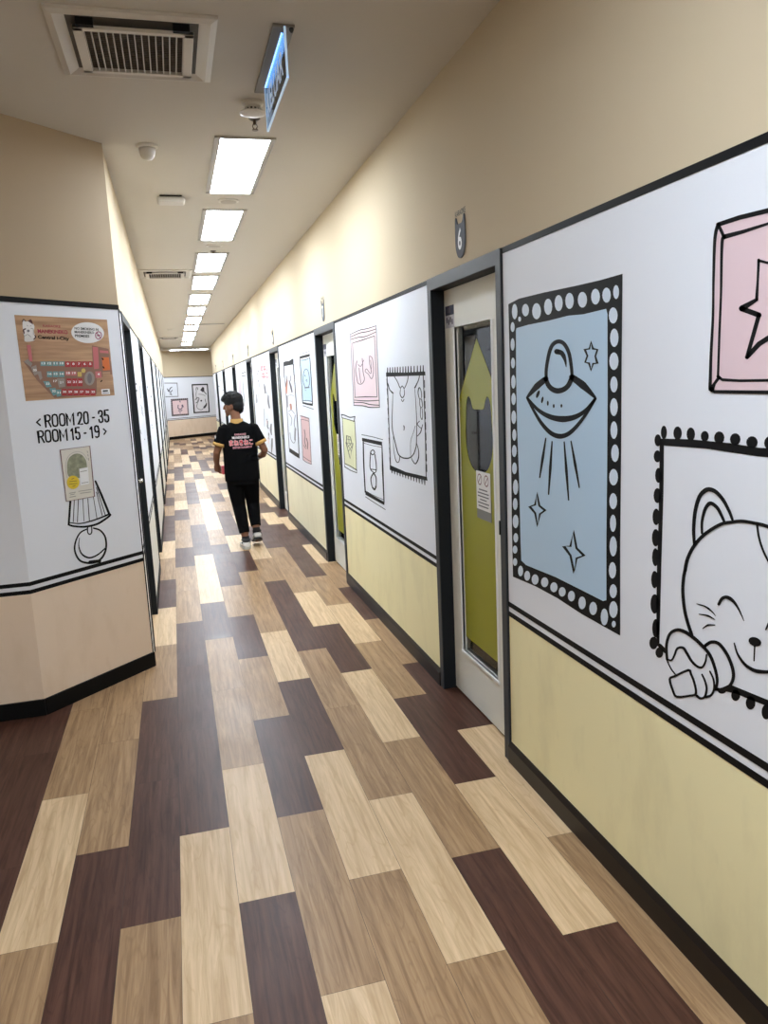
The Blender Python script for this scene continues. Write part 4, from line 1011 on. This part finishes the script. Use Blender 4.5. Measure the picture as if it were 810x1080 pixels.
row(368, 612, 6, 575, 622, mr, ['30', '29', '28', '27', '26', '25']); row(300, 345, 1, 505, 540, md, ['17'])
room([(236, 520), (280, 520), (300, 560), (262, 565)], mt, '33'); room([(280, 570), (325, 568), (340, 610), (310, 625)], mt, '32'); room([(326, 580), (365, 580), (365, 625), (335, 632)], mt, '31')
room([(100, 380), (130, 362), (160, 395), (150, 420)], mg); room([(150, 420), (188, 405), (200, 470), (175, 480)], mg, '35'); room([(195, 450), (222, 450), (232, 500), (215, 512)], mg)
room([(335, 500), (390, 500), (395, 560), (350, 565)], mg, '23'); room([(590, 275), (628, 280), (636, 430), (600, 435)], mr2); room([(640, 300), (700, 305), (704, 322), (642, 318)], mr2); room([(655, 350), (705, 350), (715, 440), (665, 445)], mo); room([(608, 450), (650, 450), (655, 495), (612, 498)], mr2, '4'); room([(120, 262), (148, 262), (162, 378), (140, 380)], mr2); room([(660, 455), (715, 452), (718, 490), (664, 494)], pm)
m = MB(); A.ell(m, 568, 500, 36, 50, O3, n=20); A.line(m, [(355, 505), (385, 550)], 10, O4); A.line(m, [(372, 500), (374, 560)], 7, O4); m.build('lobby', mg, t)
m = MB(); A.ell(m, 568, 500, 16, 36, O4, n=16); m.build('lobby_core', mat('lobby_core', (120, 112, 110), .4), t)
m = MB(); A.ell(m, 524, 445, 15, 16, O4, n=16); A.fill(m, [(482, 455), (512, 455), (512, 488), (484, 488)], O3); m.build('you_are_here', mat('map_yellow', (206, 178, 96), .4), t)
m = MB(); A.fill(m, [(650, 578), (710, 574), (715, 612), (655, 615)], O3); lg = m.build('legend', WHITE, t)
m = MB(); A.line(m, [(665, 590), (695, 588)], 10, O4); A.line(m, [(662, 605), (705, 602)], 3, O4); m.build('legend_print', BLACK, lg)
m = MB(); A.line(m, [(658, 358), (664, 366)], 9, O4); A.line(m, [(664, 418), (670, 426)], 9, O4); A.line(m, [(648, 522), (655, 516)], 8, O4); m.build('door_marks', BLACK, t)

A = Art(P_ANG, 30, 425, 8.1)
t = thing('room_direction_lettering', 'black lettering for rooms 20 to 35 and 15 to 19 with arrows', 'lettering', A.P(380, 350, 0))
GLY = {'R': (.50, [[(0, 0), (0, 1), (.28, 1), (.42, .92), (.45, .76), (.42, .58), (.28, .50), (.02, .50)], [(.24, .50), (.46, 0)]]),
       'O': (.52, [[(.0, .24), (.0, .76), (.06, .95), (.23, 1), (.40, .95), (.46, .76), (.46, .24), (.40, .05), (.23, 0), (.06, .05), (.0, .24)]]),
       'M': (.66, [[(0, 0), (0, 1), (.30, .30), (.60, 1), (.60, 0)]]),
       '2': (.50, [[(0, .74), (.03, .93), (.20, 1), (.38, .95), (.43, .78), (.38, .58), (0, 0), (.45, 0)]]),
       '3': (.50, [[(0, .78), (.04, .94), (.20, 1), (.38, .95), (.42, .77), (.36, .58), (.18, .52), (.36, .46), (.43, .26), (.38, .06), (.20, 0), (.04, .06), (0, .24)]]),
       '5': (.50, [[(.42, 1), (.04, 1), (.02, .54), (.22, .60), (.38, .54), (.43, .32), (.38, .07), (.20, 0), (.04, .06), (0, .22)]]),
       '1': (.34, [[(.0, .78), (.17, 1), (.17, 0)]]),
       '9': (.50, [[(.03, .06), (.16, 0), (.36, .07), (.44, .40), (.44, .74), (.38, .95), (.22, 1), (.05, .95), (0, .74), (.05, .52), (.22, .46), (.40, .54)]]),
       '-': (.34, [[(.02, .46), (.24, .46)]]), ' ': (.26, [])}
GLY['0'] = GLY['O']; GLY[' '] = (.10, [])
def strokes(art, mb, body, bl, br, tl, off, wd, gap=.17):
    k = lambda c: 1.24 if c in 'ROM' and c != ' ' else (.8 if c == '-' else 1.0)
    tot = sum(GLY[c][0] * k(c) + gap for c in body) - gap - .06; x = 0
    ux, uy = (br[0] - bl[0]) / tot, (br[1] - bl[1]) / tot; vx, vy = tl[0] - bl[0], tl[1] - bl[1]
    for c in body:
        for ln in GLY[c][1]:
            art.line(mb, [(bl[0] + ux * (x + a * k(c)) + vx * b, bl[1] + uy * (x + a * k(c)) + vy * b) for a, b in ln], wd, off, smooth=False)
        x += GLY[c][0] * k(c) + gap
m = MB(); strokes(A, m, 'ROOM 20 - 35', (148, 206), (688, 160), (140, 106), O1, 14); m.build('upper_line', BLACK, t)
m = MB(); strokes(A, m, 'ROOM 15 - 19', (90, 340), (606, 292), (80, 242), O1, 14); m.build('lower_line', BLACK, t)
m = MB(); A.line(m, [(98, 138), (70, 165), (100, 192)], 13, O1, smooth=False); m.build('left_arrow', BLACK, t)
m = MB(); A.line(m, [(640, 222), (662, 242), (645, 268)], 12, O1, smooth=False); m.build('right_arrow', BLACK, t)
t = thing('flyer', 'pale flyer with an arched picture and yellow circle below room lettering', 'flyer', A.P(440, 840, 0))
m = MB(); A.fill(m, [(268, 402), (522, 368), (562, 798), (322, 842)], O2); m.build('sheet', mat('flyer_paper', (222, 217, 206), .4), t)
m = MB(); A.line(m, [(268, 402), (522, 368), (562, 798), (322, 842)], 6, O3, smooth=False, closed=True); m.build('border', mat('flyer_border', (116, 76, 80), .5), t)
fm_ = mat('flyer_photo', (140, 142, 118), .5, var=.75, vscale=45)
m = MB(); A.fill(m, [(345, 630), (328, 560), (335, 490), (365, 450), (410, 432), (455, 445), (488, 490), (500, 560), (505, 610), (440, 640)], O3, smooth=True); m.build('arched_picture', fm_, t)
m = MB(); A.line(m, [(330, 640), (316, 560), (326, 480), (360, 436), (412, 416), (462, 430), (500, 480)], 5, O3); m.build('arch_line', mat('flyer_grey', (188, 184, 176), .5), t)
m = MB(); A.ell(m, 378, 678, 54, 58, O4, n=24); ye = m.build('yellow_circle', mat('flyer_yellow', (226, 196, 50), .5), t)
m = MB()
for x, y, w_ in ((376, 646, 20), (378, 668, 60), (378, 690, 66), (386, 708, 22)): A.line(m, [(x - w_ / 2, y + 4), (x + w_ / 2, y - 3)], 5, O4 + .0004)
m.build('circle_print', mat('flyer_olive', (132, 112, 40), .5), ye)
m = MB(); A.fill(m, [(430, 562), (505, 548), (517, 690), (442, 704)], O4); m.build('white_card', WHITE, t)
m = MB()
for q in ([(345, 772), (398, 762)], [(355, 785), (390, 778)], [(425, 755), (540, 738)], [(440, 772), (530, 760)], [(350, 805), (400, 796)], [(498, 410), (503, 425)], [(503, 440), (507, 455)], [(508, 470), (512, 490)], [(440, 588), (495, 578)], [(452, 685), (508, 675)]): A.line(m, q, 5, O4 + .0004)
m.build('small_print', mat('flyer_print', (150, 146, 142), .5), t)
A = Art(P_ANG, 50, 500, 7.364)
t = thing('lamp_drawing', 'black line drawing of a table lamp with pleated shade on angled wall', 'drawing', A.P(330, 690, 0))
m = MB()
A.line(m, [(178, 150), (176, 230), (165, 385)], 16, O1); A.line(m, [(372, 55), (420, 165), (480, 312)], (14, 18, 18), O1)
A.line(m, [(165, 376), (250, 384), (340, 364), (420, 336), (480, 310)], (8, 10, 14), O1); A.line(m, [(163, 392), (200, 404), (290, 409), (380, 390), (440, 356), (486, 320), (480, 310)], (14, 16, 14), O1)
for q, w_ in (([(208, 200), (200, 370)], 6), ([(240, 190), (232, 372)], 6), ([(274, 190), (283, 364)], 5), ([(313, 190), (325, 360)], 6), ([(355, 170), (383, 342)], 5), ([(380, 140), (425, 322)], 6), ([(380, 105), (448, 316)], 6)): A.line(m, q, w_, O1)
m.build('shade', BLACK, t)
m = MB(); A.line(m, [(312, 412), (312, 452), (328, 468), (343, 452), (343, 412)], 9, O1)
A.line(m, [(308, 426), (252, 458), (217, 528), (213, 600), (248, 668), (310, 690), (380, 682), (430, 640), (455, 570), (448, 490), (410, 438), (358, 420)], (10, 17, 12), O1); A.line(m, [(248, 495), (243, 560), (268, 622), (325, 650), (390, 626), (446, 578)], (4, 14, 10), O1); A.line(m, [(330, 684), (405, 676)], 26, O1)
m.build('base', BLACK, t)

# ================================================================ PERSON
def evaluated(o):
    bpy.context.view_layer.update()
    dg = bpy.context.evaluated_depsgraph_get()
    me = D.meshes.new_from_object(o.evaluated_get(dg))
    old = o.data; o.modifiers.clear(); o.data = me; D.meshes.remove(old)
    for p in me.polygons: p.use_smooth = True
    return o
def fuse(mb, name, material, parent, voxel=.007, it=4, fac=.5):
    o = mb.build(name, material, parent, smooth=True)
    r = o.modifiers.new('r', 'REMESH'); r.mode = 'VOXEL'; r.voxel_size = voxel; r.use_smooth_shade = True
    s = o.modifiers.new('s', 'SMOOTH'); s.iterations = it; s.factor = fac
    evaluated(o)
    if not o.data.materials: o.data.materials.append(material)
    return o
PX, PY = 0.655, 7.98
W = lambda x, y, z: Vector((PX + x - .042 * max(0, min(1, (z - .1) / .6)), PY + y, z))
SKIN = mat('brown_skin', (120, 80, 58), .55, spec=.3); HAIR = mat('black_hair', (9, 8, 8), .6, spec=.25, bump=.6, bscale=160)
CLOTH = mat('black_knit', (5, 5, 6), .9, spec=.12, bump=.3, bscale=220); MUST = mat('mustard_rib', (176, 136, 74), .85); SHOEW = mat('white_leather', (226, 224, 220), .5); SHOEB = mat('black_rubber', (24, 24, 26), .6)
def ell_ring(c, rx, ry, n=20):
    return [c + Vector((rx * math.cos(2 * math.pi * i / n), ry * math.sin(2 * math.pi * i / n), 0)) for i in range(n)]
b = MB()
HEAD = W(-.035, .015, 1.468)
yaw = math.radians(68)                 # head turned to the left
HR = Matrix.Rotation(yaw, 3, 'Z')      # local +y is where the face points
def headshape(q):
    x, y, z = q
    if z < 0:
        k = -z / .105; x *= 1 - .36 * k * k; y = y * (1 - .22 * k) + .012 * k
    if y > .045: y = .045 + (y - .045) * .82
    return Vector((x, y, z))
b.blob(HEAD, (.070, .088, .105), 24, rot=HR, fn=headshape)
Hh = lambda x, y, z: HEAD + HR @ Vector((x, y, z))
b.tube([Hh(0, .080, .015), Hh(0, .092, -.008), Hh(0, .096, -.026), Hh(0, .080, -.034)], [.008, .012, .016, .008], 10)      # nose
b.tube([Hh(-.022, .078, -.054), Hh(0, .084, -.052), Hh(.022, .078, -.054)], [.006, .009, .006], 8); b.tube([Hh(-.02, .076, -.064), Hh(0, .081, -.064), Hh(.02, .076, -.064)], [.006, .008, .006], 8)
b.blob(Hh(0, .066, -.090), (.024, .018, .016), 12, rot=HR)
b.tube([Hh(-.04, .072, .026), Hh(0, .078, .026), Hh(.04, .072, .026)], [.008, .010, .008], 8)                               # brow
for s in (-1, 1):
    b.blob(Hh(s * .071, -.006, -.006), (.009, .020, .031), 12, rot=HR); b.blob(Hh(s * .069, -.002, -.030), (.008, .012, .012), 10, rot=HR)
b.tube([W(-.028, .0, 1.42), W(-.018, -.012, 1.34), W(-.01, -.01, 1.24)], [.050, .050, .062], 18)
b.rings([ell_ring(W(0, -.01, z), rx, ry) for z, rx, ry in ((.76, .135, .088), (.9, .13, .085), (1.05, .145, .09), (1.2, .16, .085), (1.255, .14, .07), (1.30, .06, .05))])
arms = {'l': [(-.146, -.01, 1.232), (-.196, -.015, 1.12), (-.236, -.01, 1.005), (-.244, .045, .935), (-.240, .085, .875)],
        'r': [(.146, -.01, 1.232), (.196, -.03, 1.12), (.246, -.040, 1.000), (.236, .045, .950), (.196, .120, .925)]}
for k, s in (('l', -1), ('r', 1)):
    b.tube([W(*p) for p in arms[k]], [.046, .041, .036, .034, .026], 14)
    w0 = W(*arms[k][4]); dr = (w0 - W(*arms[k][3])).normalized()
    if k == 'l': up = Vector((1, .1, .2)).normalized()
    else: up = Vector((0, .2, -1)).normalized()
    side = dr.cross(up).normalized(); up = side.cross(dr).normalized()
    pc = w0 + dr * .045
    b.tube([w0 - dr * .01, w0 + dr * .03, w0 + dr * .075], [.025, .036, .034], 12, flat=None)
    for f_ in range(4):
        o_ = side * (-.027 + f_ * .018); L_ = (.058, .068, .064, .050)[f_]
        p0 = w0 + dr * .07 + o_; p1 = p0 + dr * L_ * .45 + up * .010; p2 = p1 + dr * L_ * .25 + up * L_ * .38; p3 = p2 - dr * L_ * .12 + up * L_ * .34
        b.tube([w0 + dr * .045 + o_ * .8, p0, p1, p2, p3], [.010, .0095, .009, .0085, .007], 8)
    th = w0 + dr * .025 - side * .030
    b.tube([w0 + dr * .015 - side * .012, th + dr * .012, th + dr * .04 + up * .016, th + dr * .055 + up * .034], [.013, .012, .010, .008], 8)
    if k == 'l': LH = w0 + dr * .085 + up * .030
LEGS = {'l': [(-.082, -.01, .80), (-.080, .0, .62), (-.072, .005, .44), (-.066, -.06, .25), (-.060, -.105, .085)],
        'r': [(.082, -.01, .80), (.082, .03, .62), (.078, .075, .45), (.070, .02, .29), (.064, -.045, .150)]}
for k in 'lr': b.tube([W(*p) for p in LEGS[k]], [.078, .070, .052, .048, .034], 14)
b.tube([W(-.060, -.12, .06), W(-.058, -.02, .05), W(-.056, .08, .04)], [.034, .034, .028], 10); b.tube([W(.064, -.05, .13), W(.066, .03, .07), W(.068, .10, .045)], [.034, .034, .028], 10)
person = fuse(b, 'person', SKIN, None, .0055, 2, .4)
org = Vector((PX, PY, 0))
for v in person.data.vertices: v.co -= org
person.location = org
tag(person, 'person in black polo and black trousers walking away, head turned left', 'person')
# face details
m = MB()
for s in (-1, 1): m.blob(Hh(s * .030, .072, .004), (.011, .006, .006), 10, rot=HR)
m.build('eyes', mat('dark_eye', (28, 22, 20), .3), person, smooth=True)
m = MB()
for s in (-1, 1): m.tube([Hh(s * .014, .083, .028), Hh(s * .032, .080, .034), Hh(s * .050, .066, .028)], [.004, .005, .003], 8)
m.build('eyebrows', HAIR, person, smooth=True)
# hair
m = MB()
m.blob(HEAD + Vector((0, 0, 0)) + HR @ Vector((0, -.008, .050)), (.086, .102, .082), 22, rot=HR)
m.blob(Hh(0, -.040, .008), (.080, .070, .082), 20, rot=HR)
m.blob(Hh(0, .066, .076), (.066, .050, .042), 18, rot=HR); m.blob(Hh(.0, .090, .066), (.054, .030, .028), 14, rot=HR)
for i in range(110):
    a = random.uniform(-math.pi, math.pi); e = random.uniform(.15, 1.4)
    p = Vector((.075 * math.cos(a) * math.cos(e), .092 * math.sin(a) * math.cos(e) - .005, .055 + .07 * math.sin(e)))
    d_ = Vector((random.uniform(-.3, .3), .8, .25)) * .022
    p = p * 1.06; m.tube([Hh(*p), Hh(*(p + d_ * .7 + Vector((0, 0, .010)))), Hh(*(p + d_ * 1.3 + Vector((random.uniform(-.008, .008), 0, .004))))], [.013, .010, .004], 7)
for s in (-1, 1): m.blob(Hh(s * .067, -.012, .034), (.012, .032, .030), 12, rot=HR)
m.tube([Hh(0, -.078, -.02), Hh(0, -.070, -.055), Hh(0, -.055, -.075)], [.034, .032, .02], 12)
fuse(m, 'hair', HAIR, person, .0045, 1, .3)
# polo shirt
m = MB()
def gar(levels):
    m.rings([ell_ring(W(cx, cy, z), rx, ry, 24) for z, cx, cy, rx, ry in levels])
gar([(.70, .0, -.012, .176, .114), (.74, .0, -.012, .178, .116), (.85, .0, -.01, .176, .112), (.98, 0, -.008, .174, .108), (1.10, 0, -.008, .178, .112), (1.19, 0, -.01, .184, .106), (1.245, 0, -.01, .170, .088), (1.285, -.004, -.01, .105, .068), (1.312, -.010, -.01, .062, .058)])
for k in 'lr':
    P = [W(*p) for p in arms[k]]; m.tube([P[0] + Vector((.03 if k == 'l' else -.03, 0, .006)), P[0], P[1], P[1].lerp(P[2], .22)], [.062, .062, .061, .062], 16)
for i in range(9):   # soft creases
    z = random.uniform(.76, 1.0); a = random.uniform(-.9, .9) - math.pi / 2
    c = W(.165 * math.cos(a), -.01 + .108 * math.sin(a), z); m.tube([c, c + Vector((.05 * math.sin(a) * -1, .02 * math.cos(a), random.uniform(-.03, .03)))], [.008, .004], 6)
shirt = fuse(m, 'polo_shirt', CLOTH, person, .008, 4, .5)
m = MB()
n = 28; rs = []
for z, r0, r1, dy in ((1.290, .070, .064, -.012), (1.308, .067, .063, -.012), (1.334, .062, .060, -.010), (1.336, .056, .054, -.010), (1.310, .056, .054, -.010)): rs.append(ell_ring(W(-.013, dy, z), r0, r1, n))
m.rings(rs, False); m.build('collar', MUST, shirt, smooth=True)
for k in 'lr':
    P = [W(*p) for p in arms[k]]; q = P[1].lerp(P[2], .20); d_ = (P[2] - P[1]).normalized(); m = MB(); m.tube([q - d_ * .006, q + d_ * .028, q + d_ * .030], [.0645, .0625, .046], 20); m.build('cuff', MUST, shirt, smooth=True)
m = MB(); q = W(*arms['l'][0]).lerp(W(*arms['l'][1]), .62); m.box((q.x - .066, q.y - .03, q.z - .018), (q.x - .058, q.y + .01, q.z + .018)); m.build('sleeve_badge', WHITE, shirt, bevel=.003)
# print on the back, laid over the cloth
bvh = BVHTree.FromPolygons([v.co + org for v in shirt.data.vertices], [list(p.vertices) for p in shirt.data.polygons])
def back_text(body, x0, x1, z0, z1, name, material, bold, off):
    vs, fs = text_mesh(body, bold); mm = MB(); out = []
    for u, w_ in vs:
        x = PX - .042 + x0 + (x1 - x0) * u; z = z0 + (z1 - z0) * w_
        hit = bvh.ray_cast(Vector((x, PY - 1, z)), Vector((0, 1, 0)))[0]
        out.append(Vector((x, (hit.y if hit else PY - .1) - off, z)))
    mm.add(out, fs); mm.build(name, material, shirt)
PR = mat('print_red', (206, 66, 74), .6); PW = mat('print_white', (228, 222, 222), .6); PP = mat('print_pink', (214, 150, 160), .6)
back_text('KARAOKE', -.052, .062, 1.172, 1.192, 'back_print', PP, .02, .003)
back_text('MANEKINEKO', -.078, .094, 1.138, 1.164, 'back_print', PW, .02, .003)
back_text('まねきねこ', -.112, .128, 1.068, 1.130, 'back_print_outline', PW, .055, .003)
back_text('まねきねこ', -.110, .126, 1.070, 1.128, 'back_print', PR, .02, .0042)
back_text('ENTERTAINMENT', -.078, .118, 1.040, 1.060, 'back_print', PP, .02, .003)
# trousers
m = MB()
m.rings([ell_ring(W(0, -.012, z), rx, ry, 24) for z, rx, ry in ((.66, .150, .108), (.72, .158, .110), (.80, .156, .106), (.88, .146, .098))])
HEM = {'l': (W(-.064, -.085, .165)), 'r': (W(.067, -.018, .215))}
for k in 'lr':
    P = [W(*p) for p in LEGS[k]]; m.tube([P[0] + Vector((0, 0, -.02)), P[1], P[2], P[3], HEM[k]], [.090, .084, .070, .060, .054], 18)
    for i in range(4):
        c = P[2].lerp(P[3], i / 3); m.tube([c + Vector((-.066, -.01, .01)), c + Vector((0, -.070, -.004)), c + Vector((.062, -.02, .012))], [.004, .007, .004], 6)
fuse(m, 'trousers', CLOTH, person, .008, 3, .5)
# shoes
def shoe(heel, toe, name):
    d_ = (toe - heel); L_ = d_.length; d_.normalize(); s_ = Vector((d_.y, -d_.x, 0)).normalized() * 1.0; u_ = s_.cross(d_).normalized()
    if u_.z < 0: u_ = -u_
    def ring(t_, w_, h0, h1, n=18):
        c = heel + d_ * (L_ * t_); out = []
        for i in range(n):
            a = 2 * math.pi * i / n; yv = math.sin(a); out.append(c + s_ * (w_ * 1.18 * math.cos(a)) + u_ * ((h0 + h1) / 2 + (h1 - h0) / 2 * yv))
        return out
    m = MB(); m.rings([ring(.0, .022, .022, .070), ring(.06, .034, .018, .088), ring(.22, .038, .016, .092), ring(.42, .040, .016, .078), ring(.62, .046, .016, .062), ring(.82, .042, .016, .050), ring(.95, .028, .018, .038), ring(1.0, .012, .022, .030)])
    o = m.build(name, SHOEW, person, smooth=True)
    m = MB(); m.rings([ring(-.02, .024, .0, .026), ring(.05, .037, .0, .028), ring(.3, .042, .0, .026), ring(.62, .049, .0, .024), ring(.85, .044, .002, .022), ring(1.0, .020, .006, .020)]); m.build('sole', SHOEB if name == 'shoe' and heel.x > PX else mat('off_white_sole', (176, 172, 164), .6), o, smooth=True)
    m = MB(); m.rings([ring(.10, .0385, .050, .084), ring(.18, .0405, .050, .086), ring(.19, .0405, .050, .086)]); m.build('heel_panel', mat('slate_panel', (70, 72, 80), .5), o, smooth=True)
    m = MB(); m.rings([ring(.02, .030, .074, .104), ring(.14, .041, .082, .118), ring(.26, .040, .082, .112), ring(.33, .034, .076, .094)]); m.build('ankle_collar', SHOEB, o, smooth=True)
shoe(W(-.062, -.165, .0), W(-.066, .105, .0), 'shoe')
shoe(W(.062, -.105, .085), W(.070, .145, .004), 'shoe')
for k, a_, b_ in (('l', (-.060, -.10, .085), (-.062, -.095, .130)), ('r', (.064, -.052, .150), (.066, -.04, .20))):
    m = MB(); m.tube([W(*a_), W(*b_)], [.040, .038], 14); m.build('sock', mat('black_sock', (22, 21, 22), .9), person, smooth=True)
# wrist band and the red pouch in the left hand
m = MB(); p = W(*arms['r'][4]); q = W(*arms['r'][3]); d_ = (p - q).normalized(); m.tube([p - d_ * .030, p - d_ * .008], [.033, .032], 16); m.build('bracelet', mat('pale_band', (206, 204, 200), .4), person, smooth=True)
m = MB(); c = LH + Vector((.030, -.050, .006)); m.box((c.x - .021, c.y - .032, c.z - .046), (c.x + .021, c.y + .032, c.z + .046))
rp = m.build('pouch', mat('red_pouch', (196, 74, 82), .5), None, bevel=.012)
for v in rp.data.vertices: v.co -= c
rp.location = c
tag(rp, 'small red pouch held in the walking person\'s left hand', 'pouch')

# ================================================================ LIGHT, CAMERA
wd = D.worlds.new('world'); SC.world = wd; wd.use_nodes = True
wd.node_tree.nodes['Background'].inputs['Color'].default_value = (0.02, 0.02, 0.02, 1)
wd.node_tree.nodes['Background'].inputs['Strength'].default_value = 0.3
for i, yn in enumerate(doorsR[:4]):  # unseen fill lights added to brighten the rooms behind the door glass
    l = D.lights.new('room_fill_light', 'POINT'); l.energy = 4.0; l.color = (.9, .95, 1); l.shadow_soft_size = .08
    o = D.objects.new('room_fill_light', l); COL.objects.link(o); o.location = (XR + .9, yn + .4, 2.25)
cd = D.cameras.new('camera'); cam = D.objects.new('camera', cd); COL.objects.link(cam)
cd.sensor_fit = 'VERTICAL'; cd.sensor_height = 36; cd.lens = F / 1080 * 36; cd.clip_start = .05; cd.clip_end = 100
M = Matrix(((RR[0][0], RR[1][0], -RR[2][0]), (RR[0][1], RR[1][1], -RR[2][1]), (RR[0][2], RR[1][2], -RR[2][2]))).to_4x4()
M.translation = CAM
cam.matrix_world = M
SC.camera = cam
SC.view_settings.view_transform = 'Standard'; SC.view_settings.look = 'None'; SC.view_settings.gamma = 1; SC.view_settings.use_curve_mapping = False
SC.view_settings.exposure = 0.0
